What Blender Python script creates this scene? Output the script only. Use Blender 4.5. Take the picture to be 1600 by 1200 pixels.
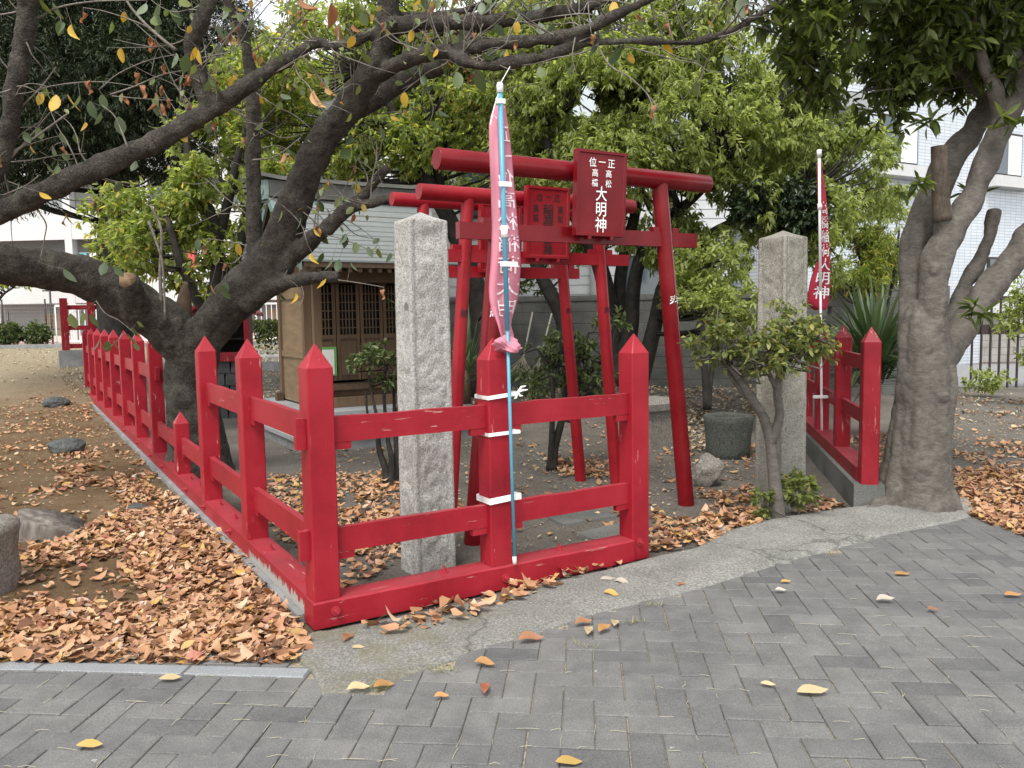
import bpy, bmesh, math, random
import numpy as np
from mathutils import Vector, Matrix, noise
from math import sin, cos, pi, radians

for o in list(bpy.data.objects): bpy.data.objects.remove(o)
SC = bpy.context.scene
COL = SC.collection
RND = random.Random(7)
RNG = np.random.default_rng(11)

# ------------------------------------------------------------------ camera
FPX, PITCH, ROLL, CAMH = 1278.4, 0.084, -0.0149, 1.40
_cp, _sp, _cr, _sr = cos(PITCH), sin(PITCH), cos(ROLL), sin(ROLL)
V_R = np.array([_cr, _sr*_sp, _sr*_cp]); V_U = np.array([-_sr, _cr*_sp, _cr*_cp]); V_F = np.array([0, _cp, -_sp])
cam = bpy.data.cameras.new('camera'); camo = bpy.data.objects.new('camera', cam); COL.objects.link(camo)
cam.sensor_width = 36; cam.lens = FPX/1600*36; cam.clip_end = 500; cam.clip_start = 0.05
M = Matrix(((V_R[0], V_U[0], -V_F[0], 0), (V_R[1], V_U[1], -V_F[1], 0), (V_R[2], V_U[2], -V_F[2], CAMH), (0, 0, 0, 1)))
camo.matrix_world = M
SC.camera = camo

# ------------------------------------------------------------------ sky and sun (bright overcast)
SUN_EL, SUN_AZ = radians(58), radians(200)      # azimuth clockwise from +Y
w = bpy.data.worlds.new('World'); SC.world = w; w.use_nodes = True
wn = w.node_tree.nodes; wl = w.node_tree.links
sky = wn.new('ShaderNodeTexSky'); sky.sky_type = 'NISHITA'; sky.sun_disc = False
sky.sun_elevation = SUN_EL; sky.sun_rotation = SUN_AZ; sky.air_density = 1.0; sky.dust_density = 1.0; sky.ozone_density = 1.0
hs = wn.new('ShaderNodeHueSaturation'); hs.inputs['Saturation'].default_value = 0.16
wl.new(sky.outputs[0], hs.inputs['Color'])
bg = wn['Background']; wl.new(hs.outputs[0], bg.inputs[0]); bg.inputs[1].default_value = 0.15
sl = bpy.data.lights.new('sun', 'SUN'); sl.energy = 1.5; sl.angle = radians(22); sl.color = (1, .96, .9)
so = bpy.data.objects.new('sun', sl); COL.objects.link(so)
sd = Vector((sin(SUN_AZ)*cos(SUN_EL), cos(SUN_AZ)*cos(SUN_EL), sin(SUN_EL)))
so.rotation_euler = sd.to_track_quat('Z', 'Y').to_euler()
SC.view_settings.view_transform = 'Standard'; SC.view_settings.look = 'None'
SC.view_settings.gamma = 1; SC.view_settings.use_curve_mapping = False
SC.view_settings.exposure = 1.30
SC.cycles.max_bounces = 6; SC.cycles.diffuse_bounces = 3; SC.cycles.glossy_bounces = 2; SC.cycles.transmission_bounces = 3
SC.cycles.use_denoising = True

# ------------------------------------------------------------------ surveying helpers (photo ray -> real point)
def ray(x, y): return V_F + V_R*(x-800)/FPX + V_U*(600-y)/FPX
def gnd(x, y, z=0.0):
    d = ray(x, y); return np.array([0, 0, CAMH]) + d*((z-CAMH)/d[2])
def at(x, y, Y):
    d = ray(x, y); return np.array([0, 0, CAMH]) + d*(Y/d[1])
def proj(P):
    v = np.asarray(P)-np.array([0, 0, CAMH]); q = v@V_F
    return np.stack([800+FPX*(v@V_R)/q, 600-FPX*(v@V_U)/q], -1)
# the precinct's own frame: corner of the fence, u along the front, v along the left side
ANG = 0.5458
PC = np.array([-.8835, 3.6737, 0.0]); FU = np.array([cos(ANG), sin(ANG), 0]); LV = np.array([-sin(ANG), cos(ANG), 0])
def W(u, v, z=0.0): return PC + FU*u + LV*v + np.array([0, 0, z])
def uvof(P): d = np.asarray(P)-PC; return d@FU, d@LV

# ------------------------------------------------------------------ materials
MATS = {}
def _n(nt, t, **k):
    n = nt.nodes.new(t)
    for a, b in k.items(): setattr(n, a, b)
    return n
def newmat(name):
    m = bpy.data.materials.new(name); m.use_nodes = True; MATS[name] = m
    nt = m.node_tree; return m, nt, nt.nodes['Principled BSDF']
def ramp(nt, stops, interp='LINEAR'):
    r = _n(nt, 'ShaderNodeValToRGB'); cr = r.color_ramp; cr.interpolation = interp
    while len(cr.elements) < len(stops): cr.elements.new(0.5)
    for e, (p, c) in zip(cr.elements, stops):
        e.position = p; e.color = (c[0], c[1], c[2], 1) if hasattr(c, '__len__') else (c, c, c, 1)
    return r
def coords(nt, kind='Object', scale=(1, 1, 1), rot=(0, 0, 0)):
    mp = _n(nt, 'ShaderNodeMapping'); mp.inputs['Scale'].default_value = scale; mp.inputs['Rotation'].default_value = rot
    if kind == 'World':
        g = _n(nt, 'ShaderNodeNewGeometry'); nt.links.new(g.outputs['Position'], mp.inputs[0])
    else:
        t = _n(nt, 'ShaderNodeTexCoord'); oi = _n(nt, 'ShaderNodeObjectInfo'); va = _n(nt, 'ShaderNodeVectorMath', operation='MULTIPLY_ADD')
        nt.links.new(oi.outputs['Random'], va.inputs[0]); va.inputs[1].default_value = (17.3, 23.1, 31.7)
        nt.links.new(t.outputs[kind], va.inputs[2]); nt.links.new(va.outputs[0], mp.inputs[0])
    return mp.outputs[0]
def noisen(nt, vec, scale, detail=4, rough=.55, dist=0):
    n = _n(nt, 'ShaderNodeTexNoise'); n.inputs['Scale'].default_value = scale; n.inputs['Detail'].default_value = detail
    n.inputs['Roughness'].default_value = rough; n.inputs['Distortion'].default_value = dist
    if vec is not None: nt.links.new(vec, n.inputs['Vector'])
    return n.outputs['Fac']
def mixc(nt, fac, a, b, mode='MIX'):
    m = _n(nt, 'ShaderNodeMix', data_type='RGBA', blend_type=mode)
    for s, v in ((0, fac), (6, a), (7, b)):
        if hasattr(v, 'links') or hasattr(v, 'is_linked'): nt.links.new(v, m.inputs[s])
        elif hasattr(v, '__len__'): m.inputs[s].default_value = (v[0], v[1], v[2], 1)
        else: m.inputs[s].default_value = v
    return m.outputs[2]
def mathn(nt, op, a, b=0.0, clamp=False):
    m = _n(nt, 'ShaderNodeMath', operation=op, use_clamp=clamp)
    for i, v in enumerate((a, b)):
        if hasattr(v, 'is_linked'): nt.links.new(v, m.inputs[i])
        else: m.inputs[i].default_value = v
    return m.outputs[0]
def bumpn(nt, bs, h, strength=.3, dist=.01):
    b = _n(nt, 'ShaderNodeBump'); b.inputs['Strength'].default_value = strength; b.inputs['Distance'].default_value = dist
    nt.links.new(h, b.inputs['Height']); nt.links.new(b.outputs[0], bs.inputs['Normal'])
def rand_fac(nt, island=True):
    if island: return _n(nt, 'ShaderNodeNewGeometry').outputs['Random Per Island']
    return _n(nt, 'ShaderNodeObjectInfo').outputs['Random']

def generic(name, c1, c2, scale=8, rough=.7, bump=.2, bscale=60, bdist=.004, kind='Object', stretch=(1, 1, 1), c3=None, spec=.4, fine=None, metal=0):
    m, nt, bs = newmat(name); v = coords(nt, kind, stretch)
    f = noisen(nt, v, scale, 5)
    st = [(.3, c1), (.7, c2)] if c3 is None else [(.28, c1), (.52, c2), (.75, c3)]
    r = ramp(nt, st); nt.links.new(f, r.inputs[0]); col = r.outputs[0]
    if fine:
        f2 = ramp(nt, [(.35, fine[1]), (.65, fine[2])]); nt.links.new(noisen(nt, v, fine[0], 3, .7), f2.inputs[0])
        col = mixc(nt, 1.0, col, f2.outputs[0], 'MULTIPLY')
    nt.links.new(col, bs.inputs['Base Color']); bs.inputs['Roughness'].default_value = rough
    bs.inputs['Specular IOR Level'].default_value = spec; bs.inputs['Metallic'].default_value = metal
    if bump: bumpn(nt, bs, noisen(nt, v, bscale, 5, .6), bump, bdist)
    return m

def paint(name, base, wear, grain, wthr=.645, rough=.45, fade=.24):
    """red lacquer-like house paint on timber, with flaked streaks along the grain"""
    m, nt, bs = newmat(name); v = coords(nt, 'Object'); vg = coords(nt, 'Object', grain)
    r = ramp(nt, [(.28, [c*.70 for c in base]), (.5, base), (.72, [min(1, c*1.15+.006) for c in base])]); nt.links.new(noisen(nt, v, 3.2, 7, .65), r.inputs[0])
    g = _n(nt, 'ShaderNodeNewGeometry'); sx = _n(nt, 'ShaderNodeSeparateXYZ'); nt.links.new(g.outputs['Normal'], sx.inputs[0])
    up = mathn(nt, 'MULTIPLY', mathn(nt, 'SUBTRACT', sx.outputs[2], .25, True), fade)
    up = mathn(nt, 'MULTIPLY', up, mathn(nt, 'ADD', noisen(nt, vg, 6, 4), .25), True)
    col = mixc(nt, up, r.outputs[0], (base[0]*1.0+.12, .17, .19))
    big = ramp(nt, [(.42, 0), (.58, 1)]); nt.links.new(noisen(nt, v, 2.6, 3), big.inputs[0])
    st = ramp(nt, [(wthr, 0), (wthr+.035, 1)]); nt.links.new(noisen(nt, vg, 14, 6, .62), st.inputs[0])
    ms = mathn(nt, 'MULTIPLY', big.outputs[0], st.outputs[0]); ms = mathn(nt, 'MULTIPLY', ms, wear)
    # flaked edges
    col = mixc(nt, mathn(nt, 'MULTIPLY', ms, .85), col, (.52, .29, .26))
    nt.links.new(col, bs.inputs['Base Color'])
    rr = mathn(nt, 'ADD', mathn(nt, 'MULTIPLY', ms, .35), rough); nt.links.new(rr, bs.inputs['Roughness'])
    h = mathn(nt, 'SUBTRACT', mathn(nt, 'MULTIPLY', noisen(nt, vg, 30, 4), .5), ms)
    bumpn(nt, bs, h, .35, .003); bs.inputs['Specular IOR Level'].default_value = .22
    return m
RED = (.268, .0105, .0195)
paint('red_post', RED, 1.0, (3, 3, .35)); paint('red_rail_x', RED, 1.0, (.3, 3, 3)); paint('red_rail_y', RED, .7, (3, .3, 3))
paint('red_torii', (.150, .0055, .009), .0, (1, 1, 1), rough=.26, fade=.0); paint('red_old', (.205, .008, .015), .6, (3, 3, .4), .6)
paint('red_torii_bright', (.25, .0085, .015), .12, (2, 2, 2), .68, rough=.34, fade=.15)
def peel():
    """left sill: paint flaked off low down near the corner, grey mortar showing"""
    m = MATS['red_rail_y'].copy(); m.name = 'red_peeled'; MATS['red_peeled'] = m; nt = m.node_tree; bs = nt.nodes['Principled BSDF']
    src = bs.inputs['Base Color'].links[0].from_socket
    t = _n(nt, 'ShaderNodeTexCoord'); s = _n(nt, 'ShaderNodeSeparateXYZ'); nt.links.new(t.outputs['Object'], s.inputs[0])
    vn = coords(nt, 'Object', (4, 9, 1)); n1 = noisen(nt, vn, 3, 5, .7)
    h = mathn(nt, 'ADD', mathn(nt, 'MULTIPLY', mathn(nt, 'SUBTRACT', .085, s.outputs[2]), 16), mathn(nt, 'MULTIPLY', mathn(nt, 'SUBTRACT', n1, .5), 3.0))
    near = mathn(nt, 'MULTIPLY', mathn(nt, 'SUBTRACT', 1.15, s.outputs[1]), 2.4)
    k = mathn(nt, 'MULTIPLY', mathn(nt, 'MINIMUM', h, near), 6, True)
    up = mathn(nt, 'LESS_THAN', s.outputs[0], -.06); k = mathn(nt, 'MULTIPLY', k, up)
    nt.links.new(mixc(nt, k, src, (.30, .29, .26)), bs.inputs['Base Color'])
peel()

def granite(name, a, b, dark, scale=1.0, bump=.5):
    m, nt, bs = newmat(name); v = coords(nt, 'Object')
    r = ramp(nt, [(.28, dark), (.42, a), (.6, b), (.75, [min(1, c*1.35) for c in b])]); nt.links.new(noisen(nt, v, 115*scale, 3, .85), r.inputs[0])
    big = ramp(nt, [(.3, (.76, .755, .72)), (.65, (1, 1, 1))]); nt.links.new(noisen(nt, v, 3.2, 5, .6), big.inputs[0])
    col = mixc(nt, 1, r.outputs[0], big.outputs[0], 'MULTIPLY')
    rust = ramp(nt, [(.66, 0), (.8, .5)]); nt.links.new(noisen(nt, coords(nt, 'Object', (1, 1, .4)), 7, 3), rust.inputs[0])
    col = mixc(nt, rust.outputs[0], col, (.26, .2, .12))
    dk = ramp(nt, [(.70, 0), (.74, .75)]); nt.links.new(noisen(nt, v, 6.5, 3, .5), dk.inputs[0]); col = mixc(nt, dk.outputs[0], col, [c*.3 for c in a])
    nt.links.new(col, bs.inputs['Base Color']); bs.inputs['Roughness'].default_value = .85; bs.inputs['Specular IOR Level'].default_value = .3
    bumpn(nt, bs, noisen(nt, v, 55*scale, 6, .7), bump, .008); return m
granite('granite_pillar', (.27, .265, .25), (.50, .49, .46), (.06, .06, .06), 1.0, .8)
granite('granite_lichen', (.19, .18, .15), (.36, .345, .30), (.05, .05, .04), 1.0, .8)
granite('granite_kerb', (.18, .19, .20), (.29, .30, .31), (.08, .09, .10), 2.0, .15)
granite('platform_stone', (.26, .27, .28), (.36, .37, .38), (.16, .16, .17), 1.2, .1)
granite('rock_grey', (.16, .15, .13), (.27, .25, .22), (.06, .06, .05), .5, .7)
granite('rock_dark', (.055, .060, .060), (.095, .10, .10), (.03, .03, .03), .4, .6)
granite('basin_stone', (.05, .056, .047), (.10, .105, .09), (.02, .025, .02), .5, .7)
generic('stump_wood', (.06, .048, .038), (.15, .13, .11), 18, .9, .9, 40, .015, stretch=(1, 1, .2), c3=(.26, .24, .21))

def pavermat(name, island):
    m, nt, bs = newmat(name); f = rand_fac(nt, island); v = coords(nt, 'World')
    r = ramp(nt, [(0, (.095, .096, .098)), (.12, (.132, .132, .131)), (.85, (.149, .148, .145)), (1, (.162, .161, .157))]); nt.links.new(f, r.inputs[0])
    g = ramp(nt, [(.3, (.50, .50, .51)), (.5, (1, 1, 1)), (.70, (1.6, 1.58, 1.52))]); nt.links.new(noisen(nt, v, 170, 4, .9), g.inputs[0])
    b = ramp(nt, [(.3, (.78, .79, .80)), (.7, (1.2, 1.18, 1.13))]); nt.links.new(noisen(nt, v, 2.2, 5, .65), b.inputs[0])
    col = mixc(nt, 1, mixc(nt, 1, r.outputs[0], g.outputs[0], 'MULTIPLY'), b.outputs[0], 'MULTIPLY')
    sp = ramp(nt, [(.64, 0), (.76, .5)]); nt.links.new(noisen(nt, v, 14, 7, .75), sp.inputs[0])
    col = mixc(nt, sp.outputs[0], col, (.30, .30, .28))
    st_ = ramp(nt, [(.38, (.80, .80, .80)), (.60, (1, 1, 1))]); nt.links.new(noisen(nt, v, 6, 7, .75, .5), st_.inputs[0]); col = mixc(nt, 1, col, st_.outputs[0], 'MULTIPLY')
    dt = ramp(nt, [(.735, 0), (.75, 1)]); nt.links.new(noisen(nt, v, 21, 3, .5), dt.inputs[0]); col = mixc(nt, mathn(nt, 'MULTIPLY', dt.outputs[0], .6), col, (.42, .41, .37))
    nt.links.new(col, bs.inputs['Base Color']); bs.inputs['Roughness'].default_value = .82; bs.inputs['Specular IOR Level'].default_value = .3
    bumpn(nt, bs, noisen(nt, v, 300, 4, .7), .35, .0025); return m
pavermat('paver', False); pavermat('paver_far', True)
generic('joint_sand', (.035, .033, .03), (.30, .26, .19), 38, .95, .3, 200, .003, 'World', c3=(.09, .085, .075))

def apronmat():
    m, nt, bs = newmat('apron_concrete'); v = coords(nt, 'World')
    g = ramp(nt, [(.32, (.075, .074, .068)), (.48, (.185, .182, .168)), (.64, (.42, .415, .385))]); nt.links.new(noisen(nt, v, 75, 6, .92), g.inputs[0])
    b = ramp(nt, [(.3, (.75, .75, .75)), (.7, (1.15, 1.15, 1.12))]); nt.links.new(noisen(nt, v, 3, 6, .65), b.inputs[0])
    col = mixc(nt, 1, g.outputs[0], b.outputs[0], 'MULTIPLY')
    s = _n(nt, 'ShaderNodeSeparateXYZ'); nt.links.new(v, s.inputs[0])
    moss = mathn(nt, 'MULTIPLY', mathn(nt, 'SUBTRACT', .35, s.outputs[0]), 1.1, True)
    mn = ramp(nt, [(.42, 0), (.62, 1)]); nt.links.new(noisen(nt, v, 5, 5, .6), mn.inputs[0])
    col = mixc(nt, mathn(nt, 'MULTIPLY', mathn(nt, 'MULTIPLY', moss, mn.outputs[0]), .6), col, (.15, .135, .075))
    nt.links.new(col, bs.inputs['Base Color']); bs.inputs['Roughness'].default_value = .9; bs.inputs['Specular IOR Level'].default_value = .25
    vc = _n(nt, 'ShaderNodeTexVoronoi', feature='DISTANCE_TO_EDGE'); vc.inputs['Scale'].default_value = .55
    wv = _n(nt, 'ShaderNodeVectorMath', operation='ADD'); nz = _n(nt, 'ShaderNodeTexNoise'); nz.inputs['Scale'].default_value = 4; nz.inputs['Detail'].default_value = 6; nt.links.new(v, nz.inputs['Vector'])
    sc_ = _n(nt, 'ShaderNodeVectorMath', operation='SCALE'); sc_.inputs['Scale'].default_value = .35; nt.links.new(nz.outputs['Color'], sc_.inputs[0]); nt.links.new(v, wv.inputs[0]); nt.links.new(sc_.outputs[0], wv.inputs[1]); nt.links.new(wv.outputs[0], vc.inputs['Vector'])
    cr = ramp(nt, [(.0, .45), (.006, 1)]); nt.links.new(vc.outputs['Distance'], cr.inputs[0]); nt.links.new(mixc(nt, mathn(nt, 'SUBTRACT', 1.0, cr.outputs[0]), col, (.05, .048, .042)), bs.inputs['Base Color'])
    bumpn(nt, bs, mathn(nt, 'ADD', noisen(nt, v, 90, 6, .85), mathn(nt, 'MULTIPLY', cr.outputs[0], 1.0)), .9, .008)
apronmat()
generic('concrete', (.15, .155, .155), (.24, .245, .24), 6, .9, .3, 90, .003, fine=(180, .8, 1.2))
generic('block_concrete', (.055, .058, .054), (.115, .115, .105), 2.2, .95, .4, 70, .004, 'World', c3=(.15, .148, .135), fine=(120, .75, 1.25))
generic('block_pale', (.22, .21, .19), (.33, .32, .29), 3, .95, .3, 70, .004, 'World')
generic('mortar', (.10, .10, .095), (.16, .155, .15), 10, .95, .1)

def soil():
    m, nt, bs = newmat('soil'); v = coords(nt, 'World'); at_ = _n(nt, 'ShaderNodeAttribute', attribute_name='zone')
    n1 = noisen(nt, v, 1.7, 8, .72); n2 = noisen(nt, v, 55, 5, .9)
    a = ramp(nt, [(.3, (.135, .085, .045)), (.55, (.20, .135, .075)), (.75, (.27, .20, .125))]); nt.links.new(n1, a.inputs[0])
    b = ramp(nt, [(.3, (.145, .130, .112)), (.55, (.205, .186, .162)), (.75, (.25, .23, .205))]); nt.links.new(n1, b.inputs[0])
    sx = _n(nt, 'ShaderNodeSeparateColor'); nt.links.new(at_.outputs['Color'], sx.inputs[0])
    fz = mathn(nt, 'ADD', sx.outputs[0], mathn(nt, 'MULTIPLY', mathn(nt, 'SUBTRACT', n1, .5), .5), True)
    col = mixc(nt, fz, a.outputs[0], b.outputs[0])
    col = mixc(nt, sx.outputs[1], col, mixc(nt, n1, (.26, .21, .13), (.36, .31, .22)))
    fr = ramp(nt, [(.3, (.45, .44, .42)), (.5, (.95, .95, .95)), (.70, (1.6, 1.55, 1.4))]); nt.links.new(n2, fr.inputs[0])
    col = mixc(nt, 1, col, fr.outputs[0], 'MULTIPLY')
    nt.links.new(col, bs.inputs['Base Color']); bs.inputs['Roughness'].default_value = .95; bs.inputs['Specular IOR Level'].default_value = .15
    bumpn(nt, bs, mathn(nt, 'ADD', noisen(nt, v, 25, 7, .8), mathn(nt, 'MULTIPLY', n2, .6)), 1.0, .03)
soil()

def bark(name, c1, c2, c3, band=True, moss=None, spots=None, crack=0):
    m, nt, bs = newmat(name); v = coords(nt, 'World'); 
    n1 = noisen(nt, v, 9, 6, .7); r = ramp(nt, [(.3, c1), (.52, c2), (.75, c3)]); nt.links.new(n1, r.inputs[0]); col = r.outputs[0]
    vb = coords(nt, 'World', (11, 11, 26) if band else (30, 30, 6)); nb = noisen(nt, vb, 1.6, 6, .72, 1.2)
    k = ramp(nt, [(.36, .68), (.6, 1.12)]); nt.links.new(nb, k.inputs[0]); col = mixc(nt, 1, col, k.outputs[0], 'MULTIPLY')
    if moss:
        mm = ramp(nt, [(.55, 0), (.68, .75)]); nt.links.new(noisen(nt, v, 3.5, 5, .6), mm.inputs[0]); col = mixc(nt, mm.outputs[0], col, moss)
    if spots:
        mm = ramp(nt, [(.715, 0), (.74, .8)]); nt.links.new(noisen(nt, v, 34, 3, .55), mm.inputs[0]); col = mixc(nt, mm.outputs[0], col, spots)
    if crack:
        nz = _n(nt, 'ShaderNodeTexNoise'); nz.inputs['Scale'].default_value = 16; nz.inputs['Detail'].default_value = 5; nt.links.new(v, nz.inputs['Vector'])
        sc_ = _n(nt, 'ShaderNodeVectorMath', operation='MULTIPLY_ADD'); nt.links.new(nz.outputs['Color'], sc_.inputs[0]); sc_.inputs[1].default_value = (.07, .07, .07); nt.links.new(v, sc_.inputs[2])
        vk = _n(nt, 'ShaderNodeTexVoronoi', feature='DISTANCE_TO_EDGE'); vk.inputs['Scale'].default_value = 36; nt.links.new(sc_.outputs[0], vk.inputs['Vector'])
        ck = ramp(nt, [(.0, .35), (.09, 1.0), (.3, 1.25)]); nt.links.new(vk.outputs[0], ck.inputs[0]); col = mixc(nt, crack, col, mixc(nt, 1, col, ck.outputs[0], 'MULTIPLY'))
        fl = ramp(nt, [(.62, 0), (.72, .55)]); nt.links.new(noisen(nt, v, 45, 5, .8), fl.inputs[0]); col = mixc(nt, fl.outputs[0], col, (.17, .155, .13))
    nt.links.new(col, bs.inputs['Base Color']); bs.inputs['Roughness'].default_value = .88; bs.inputs['Specular IOR Level'].default_value = .25
    vor = _n(nt, 'ShaderNodeTexVoronoi', feature='DISTANCE_TO_EDGE'); vor.inputs['Scale'].default_value = 40; nt.links.new(coords(nt, 'World', (1, 1, .7)), vor.inputs['Vector'])
    h = mathn(nt, 'ADD', mathn(nt, 'MULTIPLY', n1, .7), mathn(nt, 'MULTIPLY', nb, .8))
    h = mathn(nt, 'ADD', h, mathn(nt, 'MULTIPLY', mathn(nt, 'MINIMUM', vor.outputs[0], .12), 2.2 if crack else .5)); bumpn(nt, bs, h, .8 if crack else .4, .02)
bark('bark_cherry', (.026, .022, .018), (.058, .050, .041), (.11, .098, .080), True, (.085, .085, .066), None, .55)
bark('bark_grey', (.085, .075, .063), (.118, .106, .090), (.155, .140, .121), True, None, (.26, .26, .23))
bark('bark_dark', (.016, .014, .012), (.03, .027, .023), (.055, .05, .043), False)
bark('bark_brown', (.05, .032, .02), (.085, .055, .036), (.13, .095, .068), False)
bark('bark_stub', (.055, .042, .031), (.095, .075, .057), (.15, .128, .104), False)
bark('twig_grey', (.10, .085, .07), (.19, .17, .145), (.30, .275, .24), True)
generic('cut_wood', (.10, .06, .035), (.24, .15, .085), 14, .85, .6, 50, .006, c3=(.07, .045, .03))

def leafmat(name, stops, trans=.35, rough=.45, island=True, tcol=1.5):
    m, nt, bs = newmat(name); r = ramp(nt, stops); nt.links.new(rand_fac(nt, island), r.inputs[0])
    nt.links.new(r.outputs[0], bs.inputs['Base Color']); bs.inputs['Roughness'].default_value = rough; bs.inputs['Specular IOR Level'].default_value = .4
    t = _n(nt, 'ShaderNodeBsdfTranslucent'); g = _n(nt, 'ShaderNodeMixShader'); g.inputs[0].default_value = trans
    nt.links.new(mixc(nt, 1, r.outputs[0], (tcol, tcol, tcol*.65), 'MULTIPLY'), t.inputs[0])
    nt.links.new(bs.outputs[0], g.inputs[1]); nt.links.new(t.outputs[0], g.inputs[2])
    nt.links.new(g.outputs[0], nt.nodes['Material Output'].inputs[0]); return m
leafmat('leaf_light', [(0, (.10, .13, .034)), (.4, (.195, .235, .066)), (.78, (.285, .325, .105)), (1, (.40, .43, .20))], .5, .34, True, 2.05)
leafmat('leaf_mid', [(0, (.10, .135, .033)), (.5, (.19, .235, .058)), (.9, (.29, .33, .10)), (1, (.46, .34, .07))], .55, .45, True, 2.1)
leafmat('leaf_dark', [(0, (.036, .054, .015)), (.6, (.085, .112, .028)), (1, (.15, .185, .05))], .5, .33, True, 1.9)
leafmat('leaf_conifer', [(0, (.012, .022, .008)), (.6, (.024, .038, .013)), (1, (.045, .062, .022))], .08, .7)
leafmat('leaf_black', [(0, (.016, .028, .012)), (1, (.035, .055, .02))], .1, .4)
leafmat('leaf_shrub', [(0, (.075, .10, .028)), (.5, (.14, .17, .045)), (.85, (.22, .24, .07)), (1, (.32, .28, .08))], .35)
leafmat('leaf_azalea', [(0, (.045, .07, .022)), (.6, (.08, .11, .035)), (1, (.14, .17, .06))], .25)
leafmat('leaf_yucca', [(0, (.035, .065, .025)), (.6, (.06, .10, .038)), (1, (.10, .14, .06))], .2, .4)
leafmat('leaf_cherry_green', [(0, (.07, .105, .045)), (.5, (.11, .145, .055)), (1, (.17, .20, .05))], .35, .5, False)
leafmat('leaf_cherry_grey', [(0, (.10, .14, .085)), (1, (.17, .21, .13))], .3, .5, False)
leafmat('leaf_cherry_yellow', [(0, (.52, .30, .03)), (1, (.60, .42, .06))], .35, .5, False, 1.1)
leafmat('leaf_cherry_dry', [(0, (.26, .10, .045)), (1, (.40, .18, .09))], .3, .6, False, 1.1)
leafmat('litter', [(0, (.10, .045, .025)), (.14, (.22, .105, .055)), (.34, (.39, .205, .105)), (.56, (.49, .30, .17)), (.72, (.41, .20, .105)), (.84, (.55, .40, .265)), (.92, (.45, .28, .07)), (.96, (.36, .12, .09)), (1, (.54, .46, .35))], .15, .6, True, 1.0)
leafmat('litter_pale', [(0, (.24, .17, .10)), (.4, (.36, .29, .19)), (.8, (.48, .41, .30)), (1, (.42, .23, .11))], .1, .6, True, 1.0)
for nm, c in dict(yellow=(.46, .30, .09), cream=(.50, .39, .22), orange=(.42, .22, .08), brown=(.30, .145, .075), russet=(.34, .12, .065), pale=(.42, .37, .30)).items():
    leafmat('fallen_'+nm, [(0, [x*.85 for x in c]), (1, [min(1, x*1.1) for x in c])], .15, .55, False, 1.0)
leafmat('leaf_small', [(0, (.10, .14, .05)), (.35, (.16, .20, .07)), (.65, (.22, .25, .12)), (.82, (.42, .28, .05)), (.92, (.40, .17, .07)), (1, (.30, .12, .05))], .4)
leafmat('grass', [(0, (.12, .15, .04)), (.6, (.22, .22, .08)), (1, (.36, .31, .15))], .3)

generic('wood_wall', (.155, .105, .058), (.24, .17, .095), 3, .75, .2, 60, .002, stretch=(1, 1, 5), fine=(90, .85, 1.12))
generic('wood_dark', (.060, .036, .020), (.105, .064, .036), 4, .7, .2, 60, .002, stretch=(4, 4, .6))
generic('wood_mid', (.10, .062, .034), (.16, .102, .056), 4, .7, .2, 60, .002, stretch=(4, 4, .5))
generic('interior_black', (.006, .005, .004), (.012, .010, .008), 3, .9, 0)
generic('copper_roof', (.135, .155, .152), (.20, .215, .212), 3, .5, .15, 40, .002, stretch=(.3, 3, 3), c3=(.165, .18, .18), fine=(30, .88, 1.08))
generic('copper_dark', (.055, .055, .05), (.10, .095, .085), 4, .5, .1, 40, .002)
generic('copper_green', (.10, .17, .15), (.20, .27, .25), 5, .5, .1, 40, .002)
def plain(name, c, rough=.6, metal=0, spec=.4, var=.06):
    return generic(name, [x*(1-var) for x in c], [min(1, x*(1+var)) for x in c], 6, rough, .05, 60, .001, spec=spec, metal=metal)
plain('white_paint', (.78, .78, .76)); plain('white_string', (.80, .79, .76), .8); plain('letter_white', (.85, .84, .82), .6); plain('letter_faded', (.82, .62, .66), .8); plain('letter_black', (.014, .012, .012), .5)
plain('pole_blue', (.085, .29, .40), .35); plain('pole_white', (.80, .80, .79), .3); plain('cap_white', (.82, .82, .80), .4)
plain('black_metal', (.018, .016, .016), .45); plain('dark_brown_metal', (.035, .022, .020), .5); plain('bolt_red', (.30, .02, .03), .5)
plain('paper', (.80, .80, .76), .8); plain('frame_green', (.14, .38, .08), .5)
plain('wall_white', (.50, .51, .52), .7); plain('slab_white', (.52, .52, .51), .7); plain('balcony_grey', (.32, .33, .33), .7); plain('brick_beige', (.58, .49, .42), .8)
plain('shutter_grey', (.30, .33, .34), .5); plain('cardboard', (.42, .31, .2), .8); plain('curtain', (.62, .66, .66), .8); plain('pink_kerb', (.42, .26, .23), .8)
plain('broom_straw', (.40, .36, .26), .9); plain('bamboo', (.44, .42, .34), .6); plain('road_grey', (.22, .22, .22), .9); plain('metal_grey', (.33, .34, .34), .45)
m, nt, bs = newmat('window_glass'); bs.inputs['Base Color'].default_value = (.05, .07, .08, 1); bs.inputs['Roughness'].default_value = .06; bs.inputs['Specular IOR Level'].default_value = .7
for nm, c in dict(cloth_red=(.5, .08, .08), cloth_blue=(.12, .2, .45), cloth_pink=(.6, .3, .35), cloth_teal=(.15, .4, .4), cloth_white=(.75, .75, .75)).items(): plain(nm, c, .9)
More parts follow.
